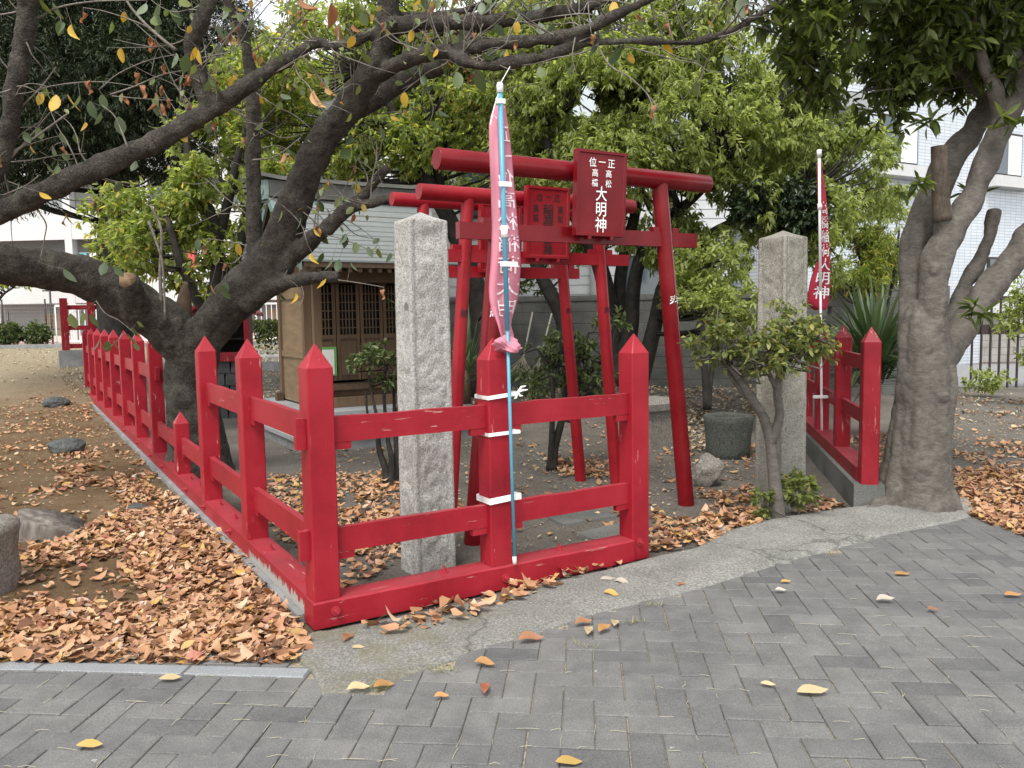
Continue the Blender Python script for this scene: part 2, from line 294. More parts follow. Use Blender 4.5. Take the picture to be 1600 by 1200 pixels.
def clothmat(name, c, c2):
    m, nt, bs = newmat(name); v = coords(nt, 'Object', (1, 1, 1)); r = ramp(nt, [(.3, c), (.7, c2)]); nt.links.new(noisen(nt, v, 5, 4), r.inputs[0])
    nt.links.new(r.outputs[0], bs.inputs['Base Color']); bs.inputs['Roughness'].default_value = .85; bs.inputs['Specular IOR Level'].default_value = .15
    t = _n(nt, 'ShaderNodeBsdfTranslucent'); g = _n(nt, 'ShaderNodeMixShader'); g.inputs[0].default_value = .3
    nt.links.new(r.outputs[0], t.inputs[0]); nt.links.new(bs.outputs[0], g.inputs[1]); nt.links.new(t.outputs[0], g.inputs[2]); nt.links.new(g.outputs[0], nt.nodes['Material Output'].inputs[0])
    bumpn(nt, bs, noisen(nt, coords(nt, 'Object', (1, 1, .3)), 28, 4), .25, .01)
clothmat('cloth_pink_faded', (.64, .22, .29), (.70, .31, .38)); clothmat('cloth_flag_red', (.50, .035, .07), (.55, .06, .10))
def tilemat():
    m, nt, bs = newmat('tile_white'); t = _n(nt, 'ShaderNodeTexCoord'); s = _n(nt, 'ShaderNodeSeparateXYZ'); nt.links.new(t.outputs['Object'], s.inputs[0])
    c = _n(nt, 'ShaderNodeCombineXYZ'); nt.links.new(mathn(nt, 'ADD', s.outputs[0], s.outputs[1]), c.inputs[0]); nt.links.new(s.outputs[2], c.inputs[1])
    b = _n(nt, 'ShaderNodeTexBrick'); b.offset = 0; b.inputs['Scale'].default_value = 1; b.inputs['Mortar Size'].default_value = .006; b.inputs['Brick Width'].default_value = .235; b.inputs['Row Height'].default_value = .075
    b.inputs['Color1'].default_value = (.47, .51, .55, 1); b.inputs['Color2'].default_value = (.54, .57, .60, 1); b.inputs['Mortar'].default_value = (.24, .265, .30, 1); b.inputs['Mortar Smooth'].default_value = .2
    nt.links.new(c.outputs[0], b.inputs['Vector']); nt.links.new(b.outputs[0], bs.inputs['Base Color']); bs.inputs['Roughness'].default_value = .3
tilemat()

# ------------------------------------------------------------------ mesh building
class MB:
    def __init__(s): s.v = []; s.f = []
    def add(s, vs, fs):
        o = len(s.v); s.v += [tuple(map(float, p)) for p in vs]; s.f += [tuple(i+o for i in f) for f in fs]; return s
    def box(s, c, d, ax=None):
        c = np.array(c, float); A = np.eye(3) if ax is None else np.array(ax, float)
        vs = [c+A[0]*d[0]/2*i+A[1]*d[1]/2*j+A[2]*d[2]/2*k for i in (-1, 1) for j in (-1, 1) for k in (-1, 1)]
        return s.add(vs, [(0, 1, 3, 2), (4, 6, 7, 5), (0, 4, 5, 1), (2, 3, 7, 6), (0, 2, 6, 4), (1, 5, 7, 3)])
    def bbox(s, lo, hi): return s.box([(a+b)/2 for a, b in zip(lo, hi)], [b-a for a, b in zip(lo, hi)])
    def loft(s, rings, cap=True, closed=True):
        o = len(s.v); n = len(rings[0])
        for r in rings: s.v += [tuple(map(float, p)) for p in r]
        for i in range(len(rings)-1):
            for j in range(n if closed else n-1):
                a = o+i*n+j; b = o+i*n+(j+1) % n; s.f.append((a, b, b+n, a+n))
        if cap: s.f.append(tuple(o+j for j in range(n))[::-1]); s.f.append(tuple(o+(len(rings)-1)*n+j for j in range(n)))
        return s
    def tube(s, pts, rad, seg=8, cap=True):
        P = [np.array(p, float) for p in pts]; R = rad if hasattr(rad, '__len__') else [rad]*len(P)
        rings = []; up = np.array([.13, .21, .97])
        for i, p in enumerate(P):
            t = P[min(i+1, len(P)-1)]-P[max(i-1, 0)]; t = t/(np.linalg.norm(t)+1e-9)
            if abs(t@up) > .95: up = np.array([.97, .2, .1])
            a = np.cross(t, up); a /= np.linalg.norm(a); b = np.cross(t, a)
            rings.append([p+(a*cos(2*pi*k/seg)+b*sin(2*pi*k/seg))*R[i] for k in range(seg)])
        return s.loft(rings, cap)
    def post(s, cx, cy, w, z0, zs, zt, ch=.006):
        h = w/2; q = [(-h+ch, -h), (h-ch, -h), (h, -h+ch), (h, h-ch), (h-ch, h), (-h+ch, h), (-h, h-ch), (-h, -h+ch)]
        s.loft([[(cx+x, cy+y, z0) for x, y in q], [(cx+x, cy+y, zs) for x, y in q], [(cx+x*.03, cy+y*.03, zt) for x, y in q]]); return s
    def build(s, name, mat, parent=None, smooth=False):
        me = bpy.data.meshes.new(name); me.from_pydata(s.v, [], s.f); me.update()
        bm = bmesh.new(); bm.from_mesh(me); bmesh.ops.recalc_face_normals(bm, faces=bm.faces); bm.to_mesh(me); bm.free()
        if smooth: me.polygons.foreach_set('use_smooth', [True]*len(me.polygons))
        return link(name, me, mat, parent)
def link(name, me, mat, parent=None):
    if mat and not me.materials: me.materials.append(MATS[mat])
    o = bpy.data.objects.new(name, me); COL.objects.link(o)
    if parent: o.parent = parent
    return o
def tag(o, label=None, cat=None, group=None, kind=None):
    for k, v in (('label', label), ('category', cat), ('group', group), ('kind', kind)):
        if v: o[k] = v
    return o
def empty(name, loc=(0, 0, 0), rz=0.0, label=None, cat=None, group=None):
    o = bpy.data.objects.new(name, None); COL.objects.link(o); o.location = Vector(loc); o.rotation_euler = (0, 0, rz); o.empty_display_size = .1
    return tag(o, label, cat, group)
def np_mesh(name, V, Fc, mat, parent=None, k=4, smooth=False):
    me = bpy.data.meshes.new(name); n = len(Fc)
    me.vertices.add(len(V)); me.vertices.foreach_set('co', np.asarray(V, np.float32).ravel())
    me.loops.add(n*k); me.loops.foreach_set('vertex_index', np.asarray(Fc, np.int32).ravel())
    me.polygons.add(n); me.polygons.foreach_set('loop_start', np.arange(0, n*k, k, dtype=np.int32))
    try: me.polygons.foreach_set('loop_total', np.full(n, k, np.int32))
    except Exception: pass
    me.update(calc_edges=True)
    if smooth: me.polygons.foreach_set('use_smooth', [True]*n)
    return link(name, me, mat, parent)
def inv_parent(o, parent):
    """keep a mesh made in world coordinates under a moved Empty"""
    o.parent = parent
    o.matrix_parent_inverse = (Matrix.Translation(parent.location) @ parent.rotation_euler.to_matrix().to_4x4()).inverted()
    return o

# spline through points
def spline(pts, rad, n=6):
    P = np.array(pts, float); R = np.array(rad if hasattr(rad, '__len__') else [rad]*len(P), float); out = []; ro = []
    Q = np.vstack([2*P[0]-P[1], P, 2*P[-1]-P[-2]])
    for i in range(len(P)-1):
        p0, p1, p2, p3 = Q[i], Q[i+1], Q[i+2], Q[i+3]
        for k in range(n):
            t = k/n; out.append(.5*((2*p1)+(-p0+p2)*t+(2*p0-5*p1+4*p2-p3)*t*t+(-p0+3*p1-3*p2+p3)*t**3)); ro.append(R[i]*(1-t)+R[i+1]*t)
    out.append(P[-1]); ro.append(R[-1]); return np.array(out), np.array(ro)

def remeshed(mb, name, mat, parent, voxel, smooth_it=4, amp=.0, freq=6, knots=(), flute=0):
    """join overlapping tubes into one continuous skin of wood"""
    me = bpy.data.meshes.new('tmp'); me.from_pydata(mb.v, [], mb.f); o = bpy.data.objects.new('tmp', me); COL.objects.link(o)
    r = o.modifiers.new('r', 'REMESH'); r.mode = 'VOXEL'; r.voxel_size = voxel
    sm = o.modifiers.new('s', 'SMOOTH'); sm.factor = .5; sm.iterations = smooth_it
    dg = bpy.context.evaluated_depsgraph_get(); dg.update()
    m2 = bpy.data.meshes.new_from_object(o.evaluated_get(dg)); m2.name = name
    bpy.data.objects.remove(o); bpy.data.meshes.remove(me)
    if amp:
        nv = len(m2.vertices); co = np.empty(nv*3, np.float32); m2.vertices.foreach_get('co', co); no = np.array([v.normal[:] for v in m2.vertices], np.float32); co = co.reshape(-1, 3)
        for i in range(nv):
            c = Vector(co[i]); d = noise.noise(c*freq)*amp + noise.noise(c*freq*3.1)*amp*.45
            if flute: d += flute*noise.noise(Vector((c.x*11, c.y*11, c.z*1.6)))
            for (k, kr, kh) in knots:
                q = (c-Vector(k)).length/kr
                if q < 1: d += kh*(1-q*q)*(1.0 if q > .35 else -.2+q*3.4)
            co[i] += no[i]*d
        m2.vertices.foreach_set('co', co.ravel())
    m2.polygons.foreach_set('use_smooth', [True]*len(m2.polygons)); m2.materials.clear(); m2.update()
    return link(name, m2, mat, parent)

# leaves in bulk
def unit(a): return a/(np.linalg.norm(a, axis=-1, keepdims=True)+1e-9)
def leaf_cloud(name, P, ax, nr, ln, wd, mat, parent=None, fold=.25, shape=6, curl=0.15):
    N = len(P); ax = unit(ax); sd_ = unit(np.cross(ax, nr)); nr = np.cross(sd_, ax); L = ln[:, None]; Wd = wd[:, None]/2
    if shape == 4:
        V = np.stack([P, P+ax*L*.5+sd_*Wd+nr*Wd*fold, P+ax*L-nr*L*curl, P+ax*L*.5-sd_*Wd+nr*Wd*fold], 1).reshape(-1, 3)
        b = np.arange(N)[:, None]*4; Fc = np.concatenate([b+[0, 1, 2], b+[0, 2, 3]], 1).reshape(-1, 3)
        return np_mesh(name, V, Fc, mat, parent, 3)
    V = np.stack([P, P+ax*L*.3+sd_*Wd*.9+nr*Wd*fold, P+ax*L*.66+sd_*Wd*.8+nr*(Wd*fold-L*curl*.4), P+ax*L-nr*L*curl,
                  P+ax*L*.66-sd_*Wd*.8+nr*(Wd*fold-L*curl*.4), P+ax*L*.3-sd_*Wd*.9+nr*Wd*fold], 1).reshape(-1, 3)
    b = np.arange(N)[:, None]*6; Fc = np.concatenate([b+[0, 1, 2, 3], b+[0, 3, 4, 5]], 1).reshape(-1, 4)
    return np_mesh(name, V, Fc, mat, parent, 4)
def noise3(P, s, seed=0.0):
    return np.array([noise.noise(Vector((p[0]*s+seed, p[1]*s-seed, p[2]*s+2*seed))) for p in P])
def blob_points(blobs, n, thr=-.05, freq=1.1, inner=.5, seed=0.0):
    """points in the outer shells of a set of ellipsoids, thinned by noise so that sky holes stay"""
    B = np.array([b[:3] for b in blobs], float); Rr = np.array([b[3:6] for b in blobs], float)
    wgt = (Rr.prod(1))**(2/3); wgt = wgt/wgt.sum(); out = []; need = n
    while need > 0:
        k = RNG.choice(len(B), need*3, p=wgt); d = unit(RNG.normal(size=(need*3, 3))); r = (inner**3+(1-inner**3)*RNG.random(need*3))**(1/3)
        P = B[k]+d*r[:, None]*Rr[k]; q = noise3(P, freq, seed) > thr; P = P[q][:need]; D = d[q][:need]
        out.append(np.hstack([P, D])); need -= len(P)
    A = np.vstack(out); return A[:, :3], A[:, 3:]
def shoots(cP, cD, per, slen, ln, wd, droop=.5, spread=.8, flat=.0):
    """each centre becomes a leafy shoot: leaves round a short axis, hanging a little"""
    n = len(cP); ax = unit(cD*.8+RNG.normal(size=(n, 3))*.55+np.array([0, 0, .1])); k = per
    t = RNG.random((n, k)); P = cP[:, None]+ax[:, None]*(t*slen)[:, :, None]+RNG.normal(size=(n, k, 3))*slen*.10
    la = unit(ax[:, None]*.55+RNG.normal(size=(n, k, 3))*spread+np.array([0, 0, -droop])); 
    if flat: la[:, :, 2] *= (1-flat); la = unit(la)
    nr = unit(np.array([0, 0, 1.0])+RNG.normal(size=(n, k, 3))*.45)
    L = ln*(.7+.6*RNG.random((n, k))); Wd = L*wd*(.8+.4*RNG.random((n, k)))
    return P.reshape(-1, 3), la.reshape(-1, 3), nr.reshape(-1, 3), L.ravel(), Wd.ravel()

# lettering
_font_cache = {}
def glyph(ch, bold=.02):
    if (ch, bold) not in _font_cache:
        cu = bpy.data.curves.new('g', 'FONT'); cu.body = ch; cu.size = 1; cu.align_x = 'CENTER'; cu.align_y = 'CENTER'; cu.offset = bold; cu.resolution_u = 3
        o = bpy.data.objects.new('g', cu); COL.objects.link(o); dg = bpy.context.evaluated_depsgraph_get(); dg.update()
        me = bpy.data.meshes.new_from_object(o.evaluated_get(dg)); bpy.data.objects.remove(o)
        v = np.array([x.co[:] for x in me.vertices]) if len(me.vertices) else np.zeros((0, 3)); f = [tuple(p.vertices) for p in me.polygons]
        if len(v): c = (v.max(0)+v.min(0))/2; v = v-c
        bpy.data.meshes.remove(me); _font_cache[(ch, bold)] = (v, f)
    return _font_cache[(ch, bold)]
def lettering(items, fn, mat, parent, bold=.008, name='character'):
    """items: (char, x, y, size[, xscale]); fn maps plane coords to 3-D"""
    for it in items:
        v, f = glyph(it[0], bold); sx = it[4] if len(it) > 4 else 1
        if len(v): me = bpy.data.meshes.new(name); me.from_pydata([tuple(fn(it[1]+p[0]*it[3]*sx, it[2]+p[1]*it[3])) for p in v], [], f); me.update(); link(name, me, mat, parent)

# ================================================================== THE SETTING
def sstep(a, b, x): t = min(1, max(0, (x-a)/(b-a))); return t*t*(3-2*t)
def gz(x, y):
    z = -.014
    l = sstep(-4.5, -7.5, x)*min(1, max(0, (y-13.0)/5.5))*.47
    r = sstep(9.5, 13.0, y)*sstep(-3, 0, x)*sstep(7, 5, x)*.16
    return z+l+r
def ground():
    xs = np.concatenate([np.linspace(-120, -22, 14), np.linspace(-20, 12, 129), np.linspace(14, 120, 14)])
    ys = np.concatenate([np.linspace(-30, 0, 6), np.linspace(.5, 22, 87), np.linspace(24, 160, 24)])
    V = []; Z = []
    for y in ys:
        for x in xs:
            u, v = uvof((x, y, 0)); n = noise.noise(Vector((x*1.3, y*1.3, 0)))*.014
            pav = sstep(3.5, 3.1, y+.05*x) if x < 0 else sstep(3.2+.52*x, 2.8+.52*x, y)
            V.append((x, y, gz(x, y)+n*(1-pav)-.03*pav))
            Z.append((sstep(-.15, .15, u), sstep(-6, -11, x)*sstep(9, 16, y)*.9, 0, 1))
    nx = len(xs); Fc = [(j*nx+i, j*nx+i+1, (j+1)*nx+i+1, (j+1)*nx+i) for j in range(len(ys)-1) for i in range(nx-1)]
    o = np_mesh('ground', V, Fc, 'soil', smooth=True); a = o.data.color_attributes.new('zone', 'FLOAT_COLOR', 'POINT')
    a.data.foreach_set('color', np.array(Z, np.float32).ravel()); tag(o, 'bare brown soil of the park and the precinct', kind='structure'); return o
ground()

PROT = -radians(5.2); PX = np.array([cos(PROT), sin(PROT), 0]); PY = np.array([-sin(PROT), cos(PROT), 0]); PO = np.array([-.823, 3.085, 0])
FRONT = [(458, 1022), (487, 1050), (505, 1086), (545, 1088), (612, 1068), (680, 1040), (760, 1013), (800, 1004), (880, 976), (960, 952), (1050, 932), (1112, 914), (1200, 887), (1290, 863), (1400, 834), (1470, 820), (1525, 806)]
BACK = [(482, 992), (500, 984), (520, 980), (560, 972), (620, 960), (680, 948), (740, 936), (790, 925), (860, 908), (930, 892), (1010, 876), (1090, 860), (1150, 830), (1220, 812), (1330, 797), (1440, 786), (1510, 784)]
def pavement():
    bed = empty('pavement'); tag(bed, 'grey block paving laid in herringbone', kind='structure')
    MB().bbox((-6, .3, -.06), (9, 7, -.0065)) if False else None
    fr = [gnd(*p) for p in FRONT]
    pol = [PO+PX*-5+PY*-3, PO+PX*7.5+PY*-3, PO+PX*7.5+PY*2.2] + [np.array([3.9, 5.35, 0])] + [p+np.array([0, .06, 0]) for p in fr[::-1]] + [PO+PX*-5+PY*-.01]
    mb = MB(); mb.add([(p[0], p[1], -.008) for p in pol], [tuple(range(len(pol)))])
    mb.build('joint_bed', 'joint_sand', bed)
    def inside(p):
        c = False; n = len(pol)
        for i in range(n):
            a, b = pol[i], pol[(i+1) % n]
            if (a[1] > p[1]) != (b[1] > p[1]) and p[0] < (b[0]-a[0])*(p[1]-a[1])/(b[1]-a[1])+a[0]: c = not c
        return c
    S = .112; J = .0034; ch = .0035
    def brick_verts(l, w_):
        h, g = l/2-J/2, w_/2-J/2
        return [(x*h, y*g, -.03) for x, y in ((-1, -1), (1, -1), (1, 1), (-1, 1))]+[(x*h, y*g, -ch) for x, y in ((-1, -1), (1, -1), (1, 1), (-1, 1))]+[(x*(h-ch), y*(g-ch), 0) for x, y in ((-1, -1), (1, -1), (1, 1), (-1, 1))]
    BF = [(8, 9, 10, 11)]+[(i, (i+1) % 4, 4+(i+1) % 4, 4+i) for i in range(4)]+[(4+i, 4+(i+1) % 4, 8+(i+1) % 4, 8+i) for i in range(4)]
    me = bpy.data.meshes.new('paver'); me.from_pydata(brick_verts(2*S, S), [], BF); me.update(); me.materials.append(MATS['paver'])
    L = []
    for i in range(-56, 80):
        for j in range(-34, 34):
            c = (i+j) % 4
            if c == 0: q = ((i+1)*S, (j+.5)*S-.003, 0)
            elif c == 2: q = ((i+.5)*S, (j+1)*S-.003, 1)
            else: continue
            p = PO+PX*q[0]+PY*q[1]
            if not inside(p) or p[1] < 1.2: continue
            if p[1] < 2.4 and abs(p[0]) > 3: continue
            s = proj(p+np.array([0, 0, 0.0])); vis = -20 < s[0] < 1620 and 500 < s[1] < 1225
            L.append((0 if vis else 1, np.linalg.norm(p-np.array([0, 0, CAMH])), p, q[2]))
    L.sort(key=lambda t: (t[0], t[1])); far = MB(); rr = random.Random(3)
    for n, (vis, d, p, hv) in enumerate(L):
        rz = PROT+(pi/2 if hv else 0)+rr.gauss(0, .006); dz = rr.gauss(0, .0012); ti = (rr.gauss(0, .004), rr.gauss(0, .004))
        jx, jy = rr.gauss(0, .0008), rr.gauss(0, .0008)
        if n < 300:
            o = bpy.data.objects.new('paver', me); COL.objects.link(o); o.parent = bed; o.location = (p[0]+jx, p[1]+jy, dz); o.rotation_euler = (ti[0], ti[1], rz)
        else:
            R3 = Matrix.Rotation(rz, 3, 'Z')
            far.add([tuple(R3 @ Vector(v)+Vector((p[0]+jx, p[1]+jy, dz+v[0]*ti[1]))) for v in brick_verts(2*S, S)], BF)
    o = far.build('paver_field', 'paver_far', bed); o['kind'] = 'stuff'
    print('pavers', len(L), sum(1 for l in L if l[0] == 0))
pavement()

def kerb():
    k = empty('kerb', PO, PROT); tag(k, 'light granite kerb between the paving and the soil', kind='structure')
    x1 = -.005; rr = random.Random(5)
    for i in range(8):
        x0 = x1-(.50 if i == 0 else .62); mb = MB(); e = .008
        lo, hi = (x0+.004, .003, -.08), (x1-.004, .088, .004)
        mb.loft([[(lo[0], lo[1], lo[2]), (hi[0], lo[1], lo[2]), (hi[0], hi[1], lo[2]), (lo[0], hi[1], lo[2])], [(lo[0], lo[1], hi[2]-e), (hi[0], lo[1], hi[2]-e), (hi[0], hi[1], hi[2]-e), (lo[0], hi[1], hi[2]-e)],
                 [(lo[0]+e*.5, lo[1]+e, hi[2]), (hi[0]-e*.5, lo[1]+e, hi[2]), (hi[0]-e*.5, hi[1]-e, hi[2]), (lo[0]+e*.5, hi[1]-e, hi[2])]])
        mb.build('kerbstone', 'granite_kerb', k); x1 = x0
kerb()

def resample(P, n):
    P = np.array(P); d = np.r_[0, np.cumsum(np.linalg.norm(np.diff(P, axis=0), axis=1))]; t = np.linspace(0, d[-1], n)
    return np.stack([np.interp(t, d, P[:, i]) for i in range(3)], 1)
def apron():
    n, m = 170, 22; A = np.array([gnd(*p) for p in FRONT]); B = np.array([gnd(*p) for p in BACK])
    Au = np.stack([np.interp(np.linspace(0, len(A)-1, n), range(len(A)), A[:, i]) for i in range(3)], 1); Bu = np.stack([np.interp(np.linspace(0, len(B)-1, n), range(len(B)), B[:, i]) for i in range(3)], 1)
    V = []
    for i in range(n):
        for j in range(-1, m+2):
            t = min(1, max(0, j/m)); p = Au[i]*(1-t)+Bu[i]*t
            e = noise.noise(Vector((p[0]*9, p[1]*9, 3)))*.012*(1-t)+noise.noise(Vector((p[0]*4, p[1]*4, 8)))*.02*t
            z = .011+.03*t*sstep(.2, 1.2, p[0])+noise.noise(Vector((p[0]*5, p[1]*5, 1)))*.006+noise.noise(Vector((p[0]*16, p[1]*16, 1)))*.003
            z -= .012*(1-sstep(0, .08, t)); z -= .02*sstep(.9, 1, t)
            if j == -1: z = -.05
            if j == m+1: z = -.07
            V.append((p[0], p[1]+e, z))
    k = m+3; Fc = [(i*k+j, (i+1)*k+j, (i+1)*k+j+1, i*k+j+1) for i in range(n-1) for j in range(k-1)]
    o = np_mesh('concrete_apron', V, Fc, 'apron_concrete', smooth=True); tag(o, 'worn concrete apron curving along the front of the precinct', kind='structure')
apron()

# ================================================================== RED FENCES
def copy_at(me, name, parent, loc, mat=None, rot=(0, 0, 0)):
    o = link(name, me, mat, parent); o.location = Vector(loc); o.rotation_euler = rot; return o
def bolt_mesh():
    mb = MB(); mb.tube([(0, 0, 0), (0, 0, .006)], .022, 12); mb.tube([(0, 0, .006), (0, 0, .02)], .012, 6); mb.tube([(0, 0, .02), (0, 0, .034)], .006, 6); return mb
def fence_main():
    f = empty('picket_fence', PC, ANG, 'red painted timber picket fence turning the corner beside the paving, cherry trunk behind it', 'fence')
    w_ = .124; s1 = 1.2312; s2 = .9213; N = 12
    pm = MB().post(0, 0, w_, .124, 1.178, 1.286).build('post', 'red_post', f).data; first = f.children[0]
    first.location = (0, 0, 0)
    for k in range(1, N):
        if k == 3: continue
        copy_at(pm, 'post', f, (0, s1*k, 0))
    MB().post(0, 0, .112, .124, .545, .642).build('stub_post', 'red_post', f).location = (0, 3.62, 0)
    copy_at(pm, 'post', f, (s2, 0, 0))
    MB().post(0, 0, w_, 0.0, 1.178, 1.286).build('end_post', 'red_post', f).location = (2*s2, 0, 0)
    # rails along the left
    def rail_y(v0, v1, z0, z1, t=.036):
        L = v1-v0; mb = MB(); n = 8; rr = random.Random(int(v0*100+z0*10))
        rings = []
        for i in range(n+1):
            y = -L/2+L*i/n; dz = rr.gauss(0, .0015); rings.append([(-t/2, y, z0), (t/2, y, z0), (t/2, y, z1+dz), (-t/2, y, z1+dz)])
        o = mb.loft(rings).build('rail', 'red_rail_y', f); o.location = (0, (v0+v1)/2, 0)
    h = w_/2
    def wedge_y(v, z, sgn):
        mb = MB().bbox((-.016, 0, z-.032), (.016, .075, z-.0015)); o = mb.build('wedge', 'red_post', f); o.location = (0, v if sgn > 0 else v-.075, 0)
    ks = [0, s1, 2*s1, 3.62]+[s1*k for k in range(4, N)]
    for i in range(len(ks)-1):
        a, b = ks[i]+h+.001, ks[i+1]-h-.001
        rail_y(a, b, .305, .43)
        wedge_y(a, .305, 1); wedge_y(b, .305, -1)
        if i not in (2, 3): rail_y(a, b, .83, .955); wedge_y(a, .83, 1); wedge_y(b, .83, -1)
        elif i == 2: rail_y(a, a+.05, .83, .955)
        else: rail_y(b-.09, b, .83, .955)
    # rails along the front
    def rail_x(u0, u1, z0, z1, t=.036):
        L = u1-u0; rr = random.Random(int(u0*100+z0*10)); n = 8; rings = []
        for i in range(n+1):
            x = -L/2+L*i/n; dz = rr.gauss(0, .0015); rings.append([(x, -t/2, z0), (x, t/2, z0), (x, t/2, z1+dz), (x, -t/2, z1+dz)])
        MB().loft(rings).build('rail', 'red_rail_x', f).location = ((u0+u1)/2, -.012, 0)
    def wedge_x(u, z): MB().bbox((0, -.028, z-.034), (.085, .004, z-.0015)).build('wedge', 'red_rail_x', f).location = (u, 0, 0)
    for a, b in ((h+.001, s2-h-.001), (s2+h+.001, 2*s2-h-.001)):
        for z0, z1 in ((.835, .952), (.325, .44)):
            rail_x(a, b, z0, z1); wedge_x(a, z0); wedge_x(b-.085, z0)
    for z0, z1 in ((.815, .955), (.31, .445)): rail_x(-h-.045, -h-.001, z0, z1)
    # sill beams
    bm_ = MB().bbox((-.066, .06, .032), (.066, 14.0, .124)); bm_.build('sill_beam', 'red_peeled', f)
    mb = MB(); rings = []; rr = random.Random(9)
    for i in range(25):
        x = -.072+(2*s2-h-.001+.072)*i/24; a, b = rr.gauss(0, .0016), rr.gauss(0, .0016)
        rings.append([(x, -.078, .002), (x, .062, .002), (x, .062, .1225), (x, -.070+a, .1225), (x, -.078, .115+b)])
    mb.loft(rings).build('sill_beam', 'red_rail_x', f)
    MB().bbox((-.10, .075, -.10), (.095, 14.05, .030)).build('concrete_footing', 'concrete', f)
    bmesh_ = bolt_mesh().build('bolt', 'bolt_red', f); bme = bmesh_.data; bmesh_.location = (0, .25, .1238)
    for v in (.9, 1.75, 2.2, 2.9, 3.3, 4.2, 5.4, 6.6): copy_at(bme, 'bolt', f, (0.0, v, .1238))
    for u in (.62, 1.32): copy_at(bme, 'bolt', f, (u, 0, .1225))
    for v in (1.6, 2.4, 3.1, 4.3, 5.0, 6.0, 7.2): copy_at(bme, 'bolt', f, (-.066, v, .085), rot=(0, -pi/2, 0))
    for u, z in ((.03, .072), (.93, .06), (1.83, .10)): copy_at(bme, 'bolt', f, (u, -.078 if u < 1.8 else -.062, z), rot=(pi/2, 0, 0))
fence_main()

def fence_right():
    f = empty('picket_fence', (2.525, 5.745, 0), -.2115, 'red picket fence on a grey concrete kerb wall beside the grey trunk', 'fence')
    w_ = .118; s = 1.04
    pm = MB().post(0, 0, w_, .165, 1.175, 1.28).build('post', 'red_old', f).data
    for k in range(1, 8): copy_at(MB_cache(pm, .272), 'post', f, (0, s*k, 0))
    for k in range(7):
        for z0, z1 in ((.965, 1.07), (.575, .68)):
            o = MB().bbox((-.018, -s/2+w_/2+.001, z0), (.018, s/2-w_/2-.001, z1)).build('rail', 'red_old', f); o.location = (0, s*(k+.5), 0)
    MB().bbox((-.07, w_/2+.001, .172), (.07, 7.6, .272)).build('sill_beam', 'red_old', f)
    MB().bbox((-.105, -.06, -.08), (.10, 7.7, .170)).build('concrete_kerb_wall', 'block_concrete', f)
    b = bolt_mesh().build('bolt', 'bolt_red', f); b.location = (0, .28, .272); copy_at(b.data, 'bolt', f, (0, 1.35, .272)); copy_at(b.data, 'bolt', f, (0, 2.4, .272))
def MB_cache(me, z0):
    if 'p%.3f' % z0 not in MATS_MESH:
        m = me.copy()
        for v in m.vertices:
            if v.co.z < .2: v.co.z = z0
        MATS_MESH['p%.3f' % z0] = m
    return MATS_MESH['p%.3f' % z0]
MATS_MESH = {}
fence_right()

def fence_back():
    p = at(104, 560, 18.0); z0 = gz(p[0], p[1])
    f = empty('picket_fence', (p[0], p[1], z0), ANG, 'short red fence on a concrete block at the far end', 'fence')
    MB().bbox((-.15, -.15, -.2), (1.25, .15, .36)).build('concrete_base', 'concrete', f)
    pm = MB().bbox((-.075, -.075, .362), (.075, .075, 1.5)).build('post', 'red_old', f).data
    for k in (1, 2): copy_at(pm, 'post', f, (k*.53, 0, 0))
    for k in range(2):
        for z in (.40, .80, 1.25): MB().bbox((-.189, -.03, z), (.189, .03, z+.10)).build('rail', 'red_old', f).location = ((k+.5)*.53, 0, 0)
fence_back()

# ================================================================== STONE PILLARS
def stone_pillar(loc, w_, d_, h, top, label, rz=ANG, seed=0, lean=(0, 0)):
    nz, nsd = 110, 22; rings = []; taper = .94
    per = []
    for sx, sy, ex, ey in ((-1, -1, 1, -1), (1, -1, 1, 1), (1, 1, -1, 1), (-1, 1, -1, -1)):
        for i in range(nsd):
            t = i/nsd; per.append((sx+(ex-sx)*t, sy+(ey-sy)*t, t, (sy if sy == ey else 0, 0)))
    def ring(z, k, rough):
        out = []
        for n, (x, y, t, _) in enumerate(per):
            side = n//nsd; L = w_ if side % 2 == 0 else d_
            e = min(t, 1-t)*L; nrm = ((0, -1), (1, 0), (0, 1), (-1, 0))[side]
            px, py = x*w_/2*k, y*d_/2*k
            pan = sstep(.034, .046, e)*sstep(h-.03, h-.06, z) if rough else 0
            q = Vector((px*7+seed, py*7, z*7)); q2 = Vector((px*28+seed, py*28, z*28))
            dd = pan*(-.006+noise.noise(q)*.009+noise.noise(q2)*.008)-.009*sstep(.026, .031, e)*sstep(.042, .036, e)*(1 if rough else 0)+noise.noise(q2)*.0016+noise.noise(q*.6)*.003
            if t == 0: out.append((px*(1-.012+noise.noise(q2)*.012), py*(1-.012+noise.noise(q2)*.012), z))
            else: out.append((px+nrm[0]*dd, py+nrm[1]*dd, z))
        return out
    for i in range(nz+1): z = -.08+(h+.08)*i/nz; rings.append(ring(z, 1-(1-taper)*max(z, 0)/h, True))
    rings.append(ring(h+.010, taper*.97, False)); rings.append(ring(h+(top-h)*.55, taper*.47, False)); rings.append(ring(top, .04, False))
    o = MB().loft(rings).build('stone_pillar', 'granite_pillar', None, True); o.location = Vector(loc); o.rotation_euler = (lean[0], lean[1], rz)
    return tag(o, label, 'stone pillar', 'granite gate pillars')
stone_pillar(W(.666+.105, .40+.10), .25, .195, 1.905, 1.962, 'granite pillar standing just behind the near red fence', ANG+.05, 1.3)
stone_pillar(W(3.36+.12, .23+.12), .25, .25, 1.90, 1.958, 'granite pillar behind the small shrub, in front of the white flag pole', ANG, 5.1).data.materials[0] = MATS['granite_lichen']

